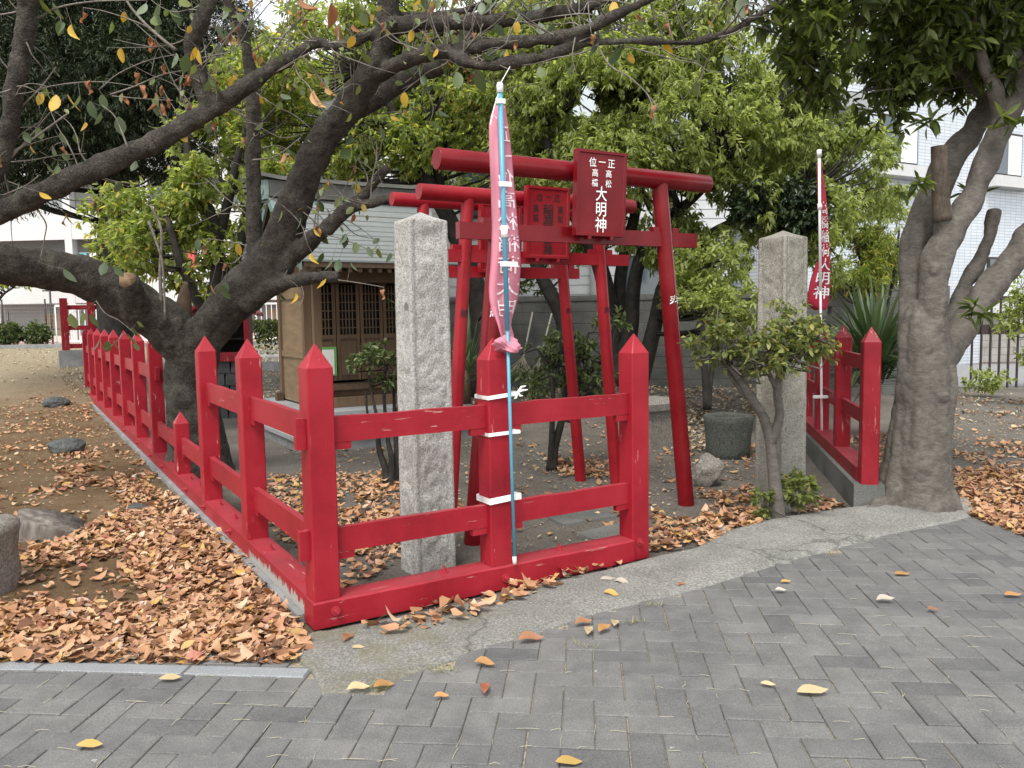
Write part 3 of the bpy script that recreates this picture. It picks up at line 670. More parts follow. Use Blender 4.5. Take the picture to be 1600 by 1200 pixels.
# ================================================================== TORII GATES
def torii(v0, uc, base, topo, zk, kL, kR, rk, rp, zn, nL, nR, hn, mat, label, text, tmat, pc, pw, pz0, pz1, tz, post_chars):
    t = empty('torii_gate', W(uc, v0), ANG, label, 'torii gate', 'red torii gates in a row')
    for sgn in (-1, 1):
        pts = [(sgn*base, 0, -.1), (sgn*base, 0, 0), (sgn*(base+(topo-base)*.5), 0, zk*.5), (sgn*topo, 0, zk)]
        p = MB().tube(pts, [rp*1.02, rp*1.02, rp, rp*.97], 24, False).build('post', mat, t, True)
        ch, z, col = post_chars[0 if sgn < 0 else 1]
        if ch:
            xc = sgn*(base+(topo-base)*z/zk); r = rp+.003; vd = -np.arctan2(*(-uv_dir(W(uc+xc, v0)))[:2][::-1]) if False else None
            def fn(x, y, xc=xc, r=r, z=z): a = x/r-.0; return (xc+r*sin(a)-sgn*0*y+(topo-base)*sgn*y/zk, -r*cos(a), z+y)
            lettering([(ch, 0, 0, rp*1.55)], fn, col, p, .003)
    MB().tube([(kL, 0, zk), (kL+.004, 0, zk), (kR-.004, 0, zk), (kR, 0, zk)], [rk*.965, rk, rk, rk*.965], 32).build('top_beam', mat, t, True)
    for p in t.children:
        if p.name.startswith('top_beam'):
            for pl in p.data.polygons:
                if len(pl.vertices) > 4: pl.use_smooth = False
    MB().bbox((nL, -.026, zn-hn/2), (nR, .026, zn+hn/2)).build('tie_beam', mat, t)
    for sgn in (-1, 1):
        xc = sgn*(base+(topo-base)*zn/zk)
        for s2 in (-1, 1):
            x = xc+s2*(rp+.028); MB().bbox((x-.028, -.022, zn+hn/2+.001), (x+.028, .022, zn+hn/2+.033)).build('wedge', mat, t)
    # plaque: bevelled board hung in front of the beams, leaning out a little at the top
    e = .018; dpt = .045; yb = -rk-.002
    def pl(x, z, d): return (pc+x, yb-d-(z-pz0)*.05, z)
    mb = MB(); hw = pw/2
    mb.loft([[pl(-hw, pz0, -.0), pl(hw, pz0, 0), pl(hw, pz1, 0), pl(-hw, pz1, 0)], [pl(-hw, pz0, dpt), pl(hw, pz0, dpt), pl(hw, pz1, dpt), pl(-hw, pz1, dpt)],
             [pl(-hw+e, pz0+e, dpt), pl(hw-e, pz0+e, dpt), pl(hw-e, pz1-e, dpt), pl(-hw+e, pz1-e, dpt)], [pl(-hw+e*1.3, pz0+e*1.3, dpt-.008), pl(hw-e*1.3, pz0+e*1.3, dpt-.008), pl(hw-e*1.3, pz1-e*1.3, dpt-.008), pl(-hw+e*1.3, pz1-e*1.3, dpt-.008)]])
    p = mb.build('plaque', mat, t)
    lettering(text, lambda x, y: pl(x, tz+y, dpt-.005), tmat, p)
    for x in (-.09, .09): MB().bbox((pc+x-.012, yb-dpt, pz0-.022), (pc+x+.012, yb, pz0-.001)).build('bracket', mat, p)
    return t
def uv_dir(p): return p
T1 = [('位', -.075, .18, .062), ('一', 0, .185, .06), ('正', .075, .18, .062), ('高', -.055, .115, .052), ('橋', -.055, .052, .052), ('高', .055, .115, .052), ('松', .055, .052, .052),
      ('大', 0, -.015, .10, .95), ('明', 0, -.115, .10, .95), ('神', 0, -.212, .105, .95)]
T2 = [('位', -.075, .165, .058), ('一', 0, .17, .055), ('正', .075, .165, .058), ('高', -.105, .085, .06, .85), ('橋', -.105, .02, .06, .85), ('高', .105, .085, .06, .85), ('松', .105, .02, .06, .85),
      ('稲', 0, .075, .095), ('荷', 0, -.01, .095), ('大', 0, -.09, .09), ('明', 0, -.145, .07), ('神', 0, -.205, .085)]
torii(.816, 2.122, .893, .632, 2.325, -1.09, 1.09, .064, .058, 1.913, -.958, .967, .10, 'red_torii', 'nearest torii gate, glossy dark red, its plaque lettered in white', T1, 'letter_white', .035, .40, 1.905, 2.445, 2.19, [('納', 1.43, 'letter_white'), ('奉', 1.48, 'letter_white')])
torii(1.40, 2.10, .735, .545, 2.222, -.915, .90, .053, .046, 1.808, -.76, .845, .085, 'red_torii_bright', 'middle torii gate of the row, its plaque lettered in black', T2, 'letter_black', .04, .365, 1.80, 2.30, 2.06, [('納', 1.42, 'letter_black'), ('奉', 1.42, 'letter_black')])
torii(1.99, 2.10, .812, .60, 2.252, -.855, .87, .05, .046, 1.735, -.80, .80, .085, 'red_torii_bright', 'rearmost torii gate of the row, standing nearest the wooden shrine', T2, 'letter_black', .0, .365, 1.73, 2.25, 2.0, [('納', 1.42, 'letter_black'), ('奉', 1.42, 'letter_black')])

# ================================================================== WOODEN SHRINE
def shrine():
    s = empty('wooden_shrine', W(1.35, 4.75), ANG, 'small brown wooden shrine with grey copper roof on a stone platform', 'shrine')
    b = lambda n, m, lo, hi, p=s: MB().bbox(lo, hi).build(n, m, p)
    pl = b('plinth', 'concrete', (0, 0, -.1), (2.3, 2.5, .10))
    for i in range(4): b('coping_slab', 'platform_stone', (-.03+i*.60, -.03, .1005), (-.03+i*.60+.595, .22, .145), pl)
    for i in range(4): b('coping_slab', 'platform_stone', (-.03, .225+i*.58, .1005), (.20, .225+i*.58+.575, .145), pl)
    b('platform', 'platform_stone', (.21, .225, .101), (2.12, 2.35, .375))
    x0, x1, yf, yw, yb = .40, 1.68, .62, .98, 1.98; z0, z1 = .377, 1.93
    for x in (x0, x1): b('porch_post', 'wood_mid', (x-.04, yf-.04, z0), (x+.04, yf+.04, z1))
    for x in (x0, x1):
        for y in (yw, yb): b('corner_post', 'wood_mid', (x-.045, y-.045, z0), (x+.045, y+.045, z1))
    b('foot_block', 'wood_dark', (x0-.13, yb-.12, z0), (x0-.047, yb-.02, z0+.10))
    # side walls in framed boards
    for x, sg in ((x0, -1), (x1, 1)):
        wl_ = b('side_wall', 'wood_wall', (x-.015, yw+.047, z0+.02), (x+.015, yb-.047, z1-.05))
        for z in (z0+.02, .93, 1.63): b('batten', 'wood_wall', (x-.032, yw+.047, z), (x-.0152, yb-.047, z+.07), wl_)
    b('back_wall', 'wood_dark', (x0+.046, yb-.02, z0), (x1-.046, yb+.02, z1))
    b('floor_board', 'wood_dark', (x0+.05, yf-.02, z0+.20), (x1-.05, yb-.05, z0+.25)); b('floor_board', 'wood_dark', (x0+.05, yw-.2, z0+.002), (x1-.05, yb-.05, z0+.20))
    # doors
    n = 4; wd = (x1-x0-.10)/n
    for i in range(n):
        a = x0+.05+wd*i
        d = b('door', 'wood_dark', (a+.005, yw-.012, .66), (a+wd-.005, yw+.012, 1.18))
        b('door_panel', 'wood_mid', (a+.05, yw-.018, .72), (a+wd-.05, yw-.0125, 1.12), d)
        for xx in (a+.005, a+wd-.045): b('stile', 'wood_mid', (xx, yw-.025, .66), (xx+.04, yw-.0185, 1.80), d)
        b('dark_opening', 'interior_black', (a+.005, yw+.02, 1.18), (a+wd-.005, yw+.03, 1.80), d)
        lat = MB()
        for k in range(1, 5): xx = a+.045+(wd-.09)*k/5; lat.bbox((xx-.006, yw-.012, 1.18), (xx+.006, yw, 1.78))
        for k in range(1, 6): zz = 1.18+.6*k/6; lat.bbox((a+.045, yw-.014, zz-.006), (a+wd-.045, yw-.0122, zz+.006))
        lat.build('lattice', 'wood_mid', d)
        MB().bbox((a+.005, yw-.026, 1.15), (a+wd-.005, yw-.0125, 1.20)).build('mid_rail', 'wood_mid', d)
    b('lintel', 'wood_mid', (x0-.1, yw-.05, 1.805), (x1+.1, yw+.04, 1.90)); b('porch_beam', 'wood_mid', (x0-.12, yf-.042, z1-.13), (x1+.12, yf+.042, z1-.01))
    for i in range(3): b('bracket_arm', 'wood_dark', (x0+.2+i*.42, yf+.05, z1-.11), (x0+.26+i*.42, yw-.06, z1-.03))
    bx = b('offertory_box', 'wood_mid', (x0+.36, yf+.06, z0+.002), (x0+1.0, yf+.30, z0+.36)) if False else None
    b('step', 'wood_mid', (x0+.12, yf+.0, z0+.001), (x1-.12, yw-.205, z0+.12)); b('step', 'wood_mid', (x0+.12, yf+.12, z0+.1205), (x1-.12, yw-.205, z0+.24))
    # notice in a green frame
    nt_ = b('notice', 'frame_green', (x0+.075, yw-.045, .72), (x0+.33, yw-.028, 1.06)); b('paper', 'paper', (x0+.095, yw-.049, .735), (x0+.30, yw-.0455, 1.03), nt_)
    # roof: courses of copper sheet on both slopes
    ex0, ex1, ye, yr, ze, zr = .06, 1.86, -.03, 1.10, 1.985, 2.80
    NC = 13
    def prof(t): return ye+(yr-ye)*t, ze+(zr-ze)*(t*.72+t*t*.28)
    for side in (0, 1):
        for i in range(NC):
            (ya, za), (yb_, zb) = prof(i/NC), prof((i+1)/NC+.018)
            if side: ya, yb_ = 2*yr-ya, 2*yr-yb_
            mb = MB(); th = .016
            mb.loft([[(ex0, ya, za-.004), (ex0, ya, za+th), (ex0, yb_, zb+.002), (ex0, yb_, zb-.004)], [(ex1, ya, za-.004), (ex1, ya, za+th), (ex1, yb_, zb+.002), (ex1, yb_, zb-.004)]])
            mb.build('roof_course', 'copper_roof', s)
    under = MB()
    for side in (0, 1):
        sg = 1 if not side else -1
        f = lambda y: y if not side else 2*yr-y
        rings = []
        for x in (ex0+.02, ex1-.02): rings.append([(x, f(prof(0)[0]+.01), ze-.06), (x, f(prof(0)[0]+.01), ze-.006), (x, f(prof(.5)[0]), prof(.5)[1]-.008), (x, f(yr+.0), zr-.008), (x, f(yr), zr-.07), (x, f(prof(.5)[0]), prof(.5)[1]-.07)])
        under.loft(rings)
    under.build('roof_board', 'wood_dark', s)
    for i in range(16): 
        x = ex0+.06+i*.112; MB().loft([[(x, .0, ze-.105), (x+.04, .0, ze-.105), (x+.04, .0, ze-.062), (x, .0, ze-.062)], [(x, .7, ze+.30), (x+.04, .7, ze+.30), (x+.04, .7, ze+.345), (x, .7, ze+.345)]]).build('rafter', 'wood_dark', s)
    # gable and ridge
    for x, sg in ((ex0, -1), (ex1, 1)):
        for side in (0, 1):
            f = lambda y: y if not side else 2*yr-y
            MB().loft([[(x+sg*.001, f(y), z-.09), (x+sg*.03, f(y), z-.09), (x+sg*.03, f(y), z+.022), (x+sg*.001, f(y), z+.022)] for y, z in (prof(k/6) for k in range(7))]).build('verge_board', 'copper_green', s)
    for x in (x0, x1): MB().add([(x, .4, z1), (x, 1.8, z1), (x, 1.10, 2.68), (x+.02, .4, z1), (x+.02, 1.8, z1), (x+.02, 1.10, 2.68)], [(0, 1, 2), (3, 5, 4), (0, 3, 4, 1), (1, 4, 5, 2), (2, 5, 3, 0)]).build('gable', 'wood_dark', s)
    r = b('ridge', 'copper_dark', (ex0-.02, yr-.10, zr-.03), (ex1+.02, yr+.10, zr+.15))
    MB().loft([[(x, yr-.13, zr+.151+dz), (x, yr+.13, zr+.151+dz), (x, yr+.09, zr+.20+dz), (x, yr-.09, zr+.20+dz)] for x, dz in ((ex0-.12, .035), (ex0+.1, .006), (.96, 0), (ex1-.1, .006), (ex1+.12, .035))]).build('ridge_cap', 'copper_dark', r)
    for x in (ex0-.07, ex1+.025):
        q = MB(); q.bbox((x, yr-.09, zr-.06), (x+.045, yr+.09, zr+.149)); q.tube([(x-.01, yr, zr+.05), (x+.055, yr, zr+.05)], .055, 16); q.build('ridge_end', 'copper_green', r)
shrine()

def small_shrine():
    P = at(356, 600, 12.0); s = empty('roadside_shrine', (P[0], 12.0, 0), .18, 'tiny red gabled shrine with a dark opening on stacked stones', 'shrine')
    rr = random.Random(4); z = -.05
    for lay in range(5):
        x = -.42; h = .17
        while x < .36:
            w_ = rr.uniform(.18, .34); w_ = min(w_, .42-x)
            MB().loft([[(x+.006, -.34+rr.uniform(0, .03), z), (x+w_-.006, -.34+rr.uniform(0, .03), z), (x+w_-.006, .34, z), (x+.006, .34, z)], [(x+.012, -.33+rr.uniform(0, .03), z+h-.006), (x+w_-.012, -.33+rr.uniform(0, .03), z+h-.006), (x+w_-.012, .33, z+h-.006), (x+.012, .33, z+h-.006)]]).build('stacked_stone', 'rock_dark', s); x += w_
        z += h
    b = lambda n, m, lo, hi, p=s: MB().bbox(lo, hi).build(n, m, p)
    b('base_board', 'red_old', (-.40, -.36, .802), (.40, .36, .92))
    for x in (-.36, .30): b('corner_post', 'red_old', (x, -.33, .921), (x+.06, -.27, 1.50))
    b('back_wall', 'interior_black', (-.30, .20, .921), (.30, .24, 1.50))
    for x in (-.345, .325): b('side_wall', 'red_old', (x, -.265, .921), (x+.02, .30, 1.50))
    b('inner_shelf', 'interior_black', (-.30, -.1, 1.10), (.29, .19, 1.13))
    g = MB(); g.add([(-.40, -.335, 1.501), (.40, -.335, 1.501), (0, -.335, 1.78), (-.40, -.30, 1.501), (.40, -.30, 1.501), (0, -.30, 1.78)], [(0, 1, 2), (3, 5, 4), (0, 3, 4, 1), (1, 4, 5, 2), (2, 5, 3, 0)]); g.build('gable', 'red_old', s)
    for sg in (-1, 1):
        MB().loft([[(sg*.50, y, 1.44), (sg*.50, y, 1.485), (0, y, 1.835), (0, y, 1.785)] for y in (-.42, .40)]).build('roof_slope', 'red_old', s)
small_shrine()

# ================================================================== STONES
def rock(name, loc, dims, mat, label, cat, seed, rz=0, sub=4, amp=.28):
    bm = bmesh.new(); bmesh.ops.create_icosphere(bm, subdivisions=sub, radius=1)
    for v in bm.verts:
        c = v.co.copy(); q = c*1.1+Vector((seed, seed*2, 0)); n = noise.noise(q)*amp+noise.noise(q*2.7)*amp*.4+noise.noise(q*7)*amp*.13
        c = c*(1+n); c.x = math.copysign(abs(c.x)**.85, c.x); c.y = math.copysign(abs(c.y)**.85, c.y)
        v.co = Vector((c.x*dims[0]/2, c.y*dims[1]/2, c.z*dims[2]/2))
    me = bpy.data.meshes.new(name); bm.to_mesh(me); bm.free()
    o = link(name, me, mat); o.location = Vector(loc); o.rotation_euler = (0, 0, rz); return tag(o, label, cat)
def boulder():
    rr = random.Random(14); bm = bmesh.new()
    for i in range(22):
        d = Vector((rr.gauss(0, 1), rr.gauss(0, 1), rr.gauss(.1, 1))).normalized(); bm.verts.new((d.x*.145+.03*d.z, d.y*.13, .12+d.z*.17))
    bmesh.ops.convex_hull(bm, input=bm.verts[:]); bmesh.ops.delete(bm, geom=[v for v in bm.verts if not v.link_faces], context='VERTS')
    bmesh.ops.triangulate(bm, faces=bm.faces[:]); bmesh.ops.subdivide_edges(bm, edges=bm.edges[:], cuts=4, use_grid_fill=True); bmesh.ops.smooth_vert(bm, verts=bm.verts[:], factor=.4, use_axis_x=True, use_axis_y=True, use_axis_z=True)
    for v in bm.verts: v.co += v.normal*(noise.noise(v.co*14)*.010+noise.noise(v.co*40)*.005)
    me = bpy.data.meshes.new('boulder'); bm.to_mesh(me); bm.free(); o = link('boulder', me, 'rock_grey'); o.location = (1.585, 6.60, -.02); o.rotation_euler = (0, 0, .5)
    tag(o, 'rough grey boulder beside the foot of the nearest torii gate', 'rock')
boulder()
rock('flat_rock', tuple(gnd(105, 706)+np.array([0, 0, .05])), (.40, .22, .19), 'rock_dark', 'dark oblong rock on the brown soil left of the fence', 'rock', 8.1, -.1)
rock('flat_rock', tuple(gnd(88, 636)+np.array([0, 0, .05])), (.42, .35, .20), 'rock_dark', 'low dark rock further back on the soil', 'rock', 12.7, .5)
rock('flat_rock', tuple(gnd(212, 795)+np.array([0, 0, .0])), (.16, .12, .07), 'rock_dark', 'small dark stone half buried in leaves near the fence sill', 'rock', 17.7, .5)
def stump():
    p = gnd(55, 842); mb = MB(); rings = []
    for i in range(9):
        t = i/8; r = .20*(1-.15*t); ring = []
        for k in range(28):
            a = 2*pi*k/28; q = r*(1+.12*noise.noise(Vector((cos(a)*2, sin(a)*2, 4)))+.03*noise.noise(Vector((cos(a)*9, sin(a)*9, 4)))); zz = (.17-.14*(cos(a)*.5+.5))*t+.02*noise.noise(Vector((cos(a)*3, sin(a)*3, 0)))*t
            ring.append((q*cos(a)*1.25+.05*t, q*sin(a), -.05+zz+.04*t))
        rings.append(ring)
    o = mb.loft(rings).build('tree_stump', 'stump_wood', None, True); o.location = Vector((p[0]-.02, p[1]+.16, 0)); tag(o, 'weathered grey tree stump among fallen leaves by the left edge', 'stump')
stump()
def stone_block():
    p = gnd(8, 932); mb = MB(); rings = []
    for i in range(14):
        z = -.06+.43*i/13; ring = []
        for k in range(32):
            a = 2*pi*k/32; c, s_ = cos(a), sin(a); e = .5; x = math.copysign(abs(c)**e, c)*.20; y = math.copysign(abs(s_)**e, s_)*.15
            n = 1+.06*noise.noise(Vector((x*9, y*9, z*9)))+(.05 if z > .29 else 0)-(.25 if i == 13 else 0); ring.append((x*n, y*n, z+.02*noise.noise(Vector((x*6, y*6, 2)))))
        rings.append(ring)
    o = mb.loft(rings).build('stone_block', 'rock_grey', None, True); o.location = Vector((p[0]-.25, p[1]+.14, 0)); tag(o, 'squared grey stone block cut off by the left edge', 'stone block')
stone_block()
def basin():
    p = gnd(1146, 716); mb = MB(); rings = []; n = 36
    prof_ = [(.20, -.05), (.205, .05), (.215, .2), (.225, .33), (.23, .385), (.215, .395), (.17, .39), (.16, .37), (.145, .2), (.02, .18)]
    for r, z in prof_:
        ring = []
        for k in range(n):
            a = 2*pi*k/n; m_ = (max(abs(cos(a)), abs(sin(a)))**-.22); q = r*m_*(1+.05*noise.noise(Vector((cos(a)*2.5, sin(a)*2.5, z*3)))+.02*noise.noise(Vector((cos(a)*8, sin(a)*8, z*12)))); ring.append((q*cos(a), q*sin(a), z+.012*noise.noise(Vector((cos(a)*3, sin(a)*3, z)))))
        rings.append(ring)
    o = mb.loft(rings).build('stone_basin', 'basin_stone', None, True); o.location = Vector((p[0], p[1]+.2, 0)); o.rotation_euler = (0, 0, .3); tag(o, 'dark hollowed stone basin behind the boulder', 'stone basin')
basin()
def pedestal():
    p = gnd(1024, 702); s = empty('stone_pedestal', (p[0], p[1]+.15, 0), ANG, 'short stone pedestal with a cap slab behind the fence end post', 'pedestal')
    MB().loft([[(-.15, -.15, -.05), (.15, -.15, -.05), (.15, .15, -.05), (-.15, .15, -.05)], [(-.13, -.13, .40), (.13, -.13, .40), (.13, .13, .40), (-.13, .13, .40)]]).build('shaft', 'rock_grey', s)
    MB().loft([[(-.19, -.19, .401), (.19, -.19, .401), (.19, .19, .401), (-.19, .19, .401)], [(-.20, -.20, .47), (.20, -.20, .47), (.20, .20, .47), (-.20, .20, .47)], [(-.16, -.16, .52), (.16, -.16, .52), (.16, .16, .52), (-.16, .16, .52)]]).build('cap_slab', 'rock_grey', s)
pedestal()
for i, (px, py, lab) in enumerate(((905, 808, 'flat grey stepping stone set in the soil beyond the fence, the farther one'), (955, 832, 'flat grey stepping stone nearest the fence end post'))):
    p = gnd(px, py); o = MB().loft([[(-.22, -.13, -.05), (.22, -.14, -.05), (.21, .14, -.05), (-.2, .13, -.05)], [(-.21, -.12, .006), (.21, -.13, .006), (.2, .13, .006), (-.19, .12, .006)]]).build('stepping_stone', 'block_concrete'); o.location = Vector((p[0], p[1], 0)); o.rotation_euler = (0, 0, ANG+.1*i); tag(o, lab, 'stepping stone', 'stepping stones')

# ================================================================== BOUNDARY WALLS
def block_wall(name, A, B, z0, rows, bl, bh, mat, label, th=.12, tz=0.0, cap=True):
    A = np.array(A); B = np.array(B); L = np.linalg.norm(B-A); rz = math.atan2(B[1]-A[1], B[0]-A[0]); s = empty(name, (A[0], A[1], z0), rz, label, 'wall')
    MB().bbox((0, -th/2+.006, -.4), (L, th/2-.006, rows*bh-.004)).build('mortar_core', 'mortar', s)
    mb = MB(); g = .005; h, d, k = bl/2-g, th/2, bh/2-g; e = .004
    mb.loft([[(-h, -d+e, -k), (h, -d+e, -k), (h, -d+e, k), (-h, -d+e, k)], [(-h+e, -d, -k+e), (h-e, -d, -k+e), (h-e, -d, k-e), (-h+e, -d, k-e)]][::-1]); mb.bbox((-h, -d+e, -k), (h, d, k))
    me = mb.build('block', mat, s).data; first = s.children[-1]; n = 0
    half = None
    for r in range(rows):
        x = bl/2 if r % 2 == 0 else bl
        while x+bl/2 <= L+.001:
            o = first if n == 0 else copy_at(me, 'block', s, (0, 0, 0)); o.location = (x, RND.gauss(0, .0015), bh*(r+.5)); n += 1; x += bl
    if cap: MB().bbox((-.01, -th/2-.015, rows*bh+.001), (L+.01, th/2+.015, rows*bh+.04)).build('coping', mat, s)
    return s
block_wall('block_wall', (-2.4, 13.9), (5.2, 13.5), .10, 8, .40, .19, 'block_concrete', 'grey concrete block wall behind the torii gates', cap=True)
block_wall('block_wall', (4.7, 12.45), (6.75, 12.95), -.05, 14, .30, .125, 'block_concrete', 'dark block wall behind the spiky yucca', cap=True)

# ================================================================== BUILDINGS
def tile_building():
    c = at(1212, 30, 17.5); s = empty('tiled_building', (c[0], 17.5, 0), ANG-.05, 'white tiled apartment building behind the trees on the right', 'building')
    MB().bbox((0, 0, -.5), (16, 12, 15)).build('wall', 'tile_white', s)
    # windows on the front
    def window(x, z, w_, h):
        f = MB().bbox((x, -.05, z), (x+w_, -.002, z+h)).build('window', 'dark_brown_metal', s)
        for k in range(2): MB().bbox((x+.05+k*(w_/2-.02), -.065, z+.06), (x+w_/2-.01+k*(w_/2-.04), -.0505, z+h-.06)).build('pane', 'curtain' if k else 'window_glass', f)
        MB().bbox((x-.25, -.35, z-.32), (x+w_+.25, -.002, z-.05)).build('sill_ledge', 'slab_white', f)
    for x, z in ((3.3, 4.75), (7.5, 4.75), (11.5, 4.75), (3.3, 1.6), (7.5, 1.6), (3.3, 8.0), (7.5, 8.0)): window(x, z, 1.3, 1.1)
    MB().bbox((1.2, -.9, 5.6), (2.2, -.002, 5.9)).build('canopy', 'balcony_grey', s)
    for y, z in ((2.5, 6.3), (6, 6.3)):
        f = MB().bbox((-.05, y, z), (-.002, y+1.5, z+1.2)).build('window', 'dark_brown_metal', s); MB().bbox((-.06, y+.06, z+.06), (-.0505, y+1.44, z+1.14)).build('pane', 'window_glass', f)
    MB().bbox((-1.1, 3.0, 5.2), (-.002, 9, 5.9)).build('balcony', 'balcony_grey', s)
    return s
tile_building()
def house_mid():
    s = empty('siding_house', (-1.6, 17.2, 0), .0, 'white house with horizontal siding behind the block wall', 'house')
    MB().bbox((0, 0, -.3), (6.2, 6, 5.2)).build('wall', 'wall_white', s)
    for i in range(26): MB().bbox((-.01, -.02, .3+i*.19), (6.2, -.001, .3+i*.19+.17)).build('siding_board', 'wall_white', s)
    for x, z in ((3.9, 1.5), (.6, 3.4)):
        f = MB().bbox((x, -.06, z), (x+1.0, -.021, z+1.1)).build('window', 'black_metal', s); MB().bbox((x+.05, -.066, z+.05), (x+.95, -.0605, z+1.05)).build('pane', 'window_glass', f)
    MB().tube([(3.3, -.08, -.2), (3.3, -.08, 5.2)], .05, 10).build('downpipe', 'metal_grey', s, True)
    MB().loft([[(-.4, -.5, 5.2), (6.6, -.5, 5.2), (6.6, 6.5, 5.2), (-.4, 6.5, 5.2)], [(-.4, -.5, 5.3), (6.6, -.5, 5.3), (6.6, 6.5, 5.3), (-.4, 6.5, 5.3)], [(1.5, 2.8, 7), (4.8, 2.8, 7), (4.8, 3.2, 7), (1.5, 3.2, 7)]]).build('roof', 'shutter_grey', s)
    n = MB().bbox((4.6, -.03, 2.0), (5.0, -.0215, 2.75)).build('notice_board', 'paper', s)
    return s
house_mid()
def apartment():
    P = at(60, 500, 39); s = empty('apartment_block', (P[0]-9, 39, -.2), -.10, 'cream apartment block with balconies and laundry beyond the left fence', 'building')
    MB().bbox((0, 1.6, 0), (34, 11, 13)).build('wall', 'balcony_grey', s)
    for k in range(4):
        z = 2.9*k
        if k: MB().bbox((-.1, 0, z-.18), (34.1, 1.6, z)).build('balcony_slab', 'slab_white', s)
        if k: MB().bbox((-.1, -.02, z-.45), (34.1, .13, z+.95)).build('balcony_parapet', 'slab_white', s)
        for i in range(9):
            x = .9+i*3.75
            f = MB().bbox((x+.3, 1.52, z+.15 if k else .9), (x+2.3, 1.598, z+2.1)).build('window', 'metal_grey', s); MB().bbox((x+.38, 1.50, (z+.22) if k else .97), (x+2.22, 1.5195, z+2.03)).build('pane', ('shutter_grey', 'curtain', 'cardboard')[(i+k) % 3], f)
    for i in range(10): MB().bbox((-.1+i*3.75, -.04, 0), (.25+i*3.75, .35, 12.4)).build('column', 'slab_white', s)
    for i in range(9): MB().bbox((.3+i*3.75, .0, 0), (3.6+i*3.75, .1, .95)).build('ground_wall', 'brick_beige', s)
    mats = ['cloth_red', 'cloth_white', 'cloth_blue', 'cloth_pink', 'cloth_teal', 'cloth_white', 'cloth_white']
    for i in range(16): x = 9.5+i*.52; h = .5+.25*(i % 3); MB().bbox((x, .3, 4.75-h), (x+.36, .34, 4.75)).build('laundry', mats[i % 7], s)
    MB().tube([(9, .32, 4.76), (18.5, .32, 4.76)], .02, 6).build('laundry_pole', 'metal_grey', s)
    MB().bbox((-.3, -.3, 12.4), (34.3, 11.2, 12.9)).build('roof', 'slab_white', s)
apartment()
def house_left_mid():
    s = empty('pale_building', (-8.6, 33, .4), .0, 'pale building glimpsed between the cherry limbs', 'building')
    MB().bbox((0, 0, -.5), (7.5, 6, 5.5)).build('wall', 'wall_white', s)
    for x in (.8, 3.2, 5.4): 
        f = MB().bbox((x, -.06, 1.2), (x+1.2, -.001, 2.6)).build('window', 'metal_grey', s); MB().bbox((x+.08, -.07, 1.28), (x+1.12, -.0605, 2.52)).build('pane', 'window_glass', f)
    MB().bbox((-.4, -.5, 5.5), (7.9, 6.4, 5.75)).build('roof', 'shutter_grey', s)
house_left_mid()

# fences and gate in the distance
def mesh_fence():
    A = gnd(-60, 541, .48); s = empty('mesh_fence', (A[0], A[1], .47), -.02, 'black wire mesh fence with slim posts at the far left', 'fence')
    pm = MB().tube([(0, 0, -.1), (0, 0, 1.85)], .035, 8).build('post', 'black_metal', s, True).data
    for k in range(1, 5): copy_at(pm, 'post', s, (k*1.75, 0, 0))
    MB().tube([(3.7, .05, -.1), (3.7, .05, 2.2)], .04, 8).build('gate_post', 'black_metal', s, True); MB().bbox((3.4, .03, 2.15), (4.0, .07, 2.2)).build('gate_arm', 'black_metal', s); MB().bbox((3.4, .03, .62), (4.0, .07, .67)).build('gate_arm', 'black_metal', s)
    mb = MB()
    for z in np.arange(.1, 1.75, .14): mb.box((3.5, 0, z), (7.0, .006, .006))
    for x in np.arange(.05, 7.0, .09): mb.box((x, 0.004, .9), (.005, .005, 1.65))
    o = mb.build('wire_mesh', 'metal_grey', s); o['kind'] = 'stuff'
mesh_fence()
def white_fence():
    A = gnd(80, 541, .48); s = empty('railing', (A[0]+.4, A[1]-.3, .47), .25, 'white metal railing behind the red back fence', 'railing')
    for z in (.15, 1.5): MB().bbox((0, -.03, z), (9, .03, z+.07)).build('rail', 'white_paint', s)
    pm = MB().bbox((-.02, -.02, -.05), (.02, .02, 1.5)).build('bar', 'white_paint', s).data
    for k in range(1, 46): copy_at(pm, 'bar', s, (k*.2, 0.0, 0)).scale = (1.6 if k % 9 == 0 else .7, .7, 1)
white_fence()
MB().bbox((-24, 29.5, .30), (4, 29.9, .60)).build('far_kerb', 'concrete', None); tag(bpy.data.objects['far_kerb'], 'low pale kerb along the far road', kind='structure')
MB().bbox((-40, 33, .3), (6, 38, .49)).build('far_road', 'pink_kerb', None); tag(bpy.data.objects['far_road'], 'pinkish paved yard in front of the apartment block', kind='structure')
def gate_right():
    A = gnd(1500, 610); s = empty('bar_gate', (A[0]-.1, A[1], 0), .12, 'black metal bar gate at the right edge', 'gate')
    MB().bbox((-.45, -.12, -.1), (-.15, .12, 1.0)).build('gate_post', 'dark_brown_metal', s)
    for z in (.95, 1.55): MB().bbox((-.15, -.03, z), (5, .03, z+(.17 if z < 1 else .05))).build('rail', 'dark_brown_metal', s)
    pm = MB().bbox((-.014, -.014, .03), (.014, .014, 1.549)).build('bar', 'dark_brown_metal', s).data; s.children[-1].location = (.1, -.045, 0)
    for k in range(1, 28): copy_at(pm, 'bar', s, (.1+k*.17, -.045, 0))
gate_right()
block_wall('block_wall', (7.6, 20.5), (15.5, 21.5), 0, 8, .40, .19, 'block_pale', 'pale block wall seen through the bar gate')
MB().bbox((6.5, 14.6, -.06), (30, 20.3, .004)).build('side_road', 'road_grey', None); tag(bpy.data.objects['side_road'], 'grey road beyond the bar gate', kind='structure')
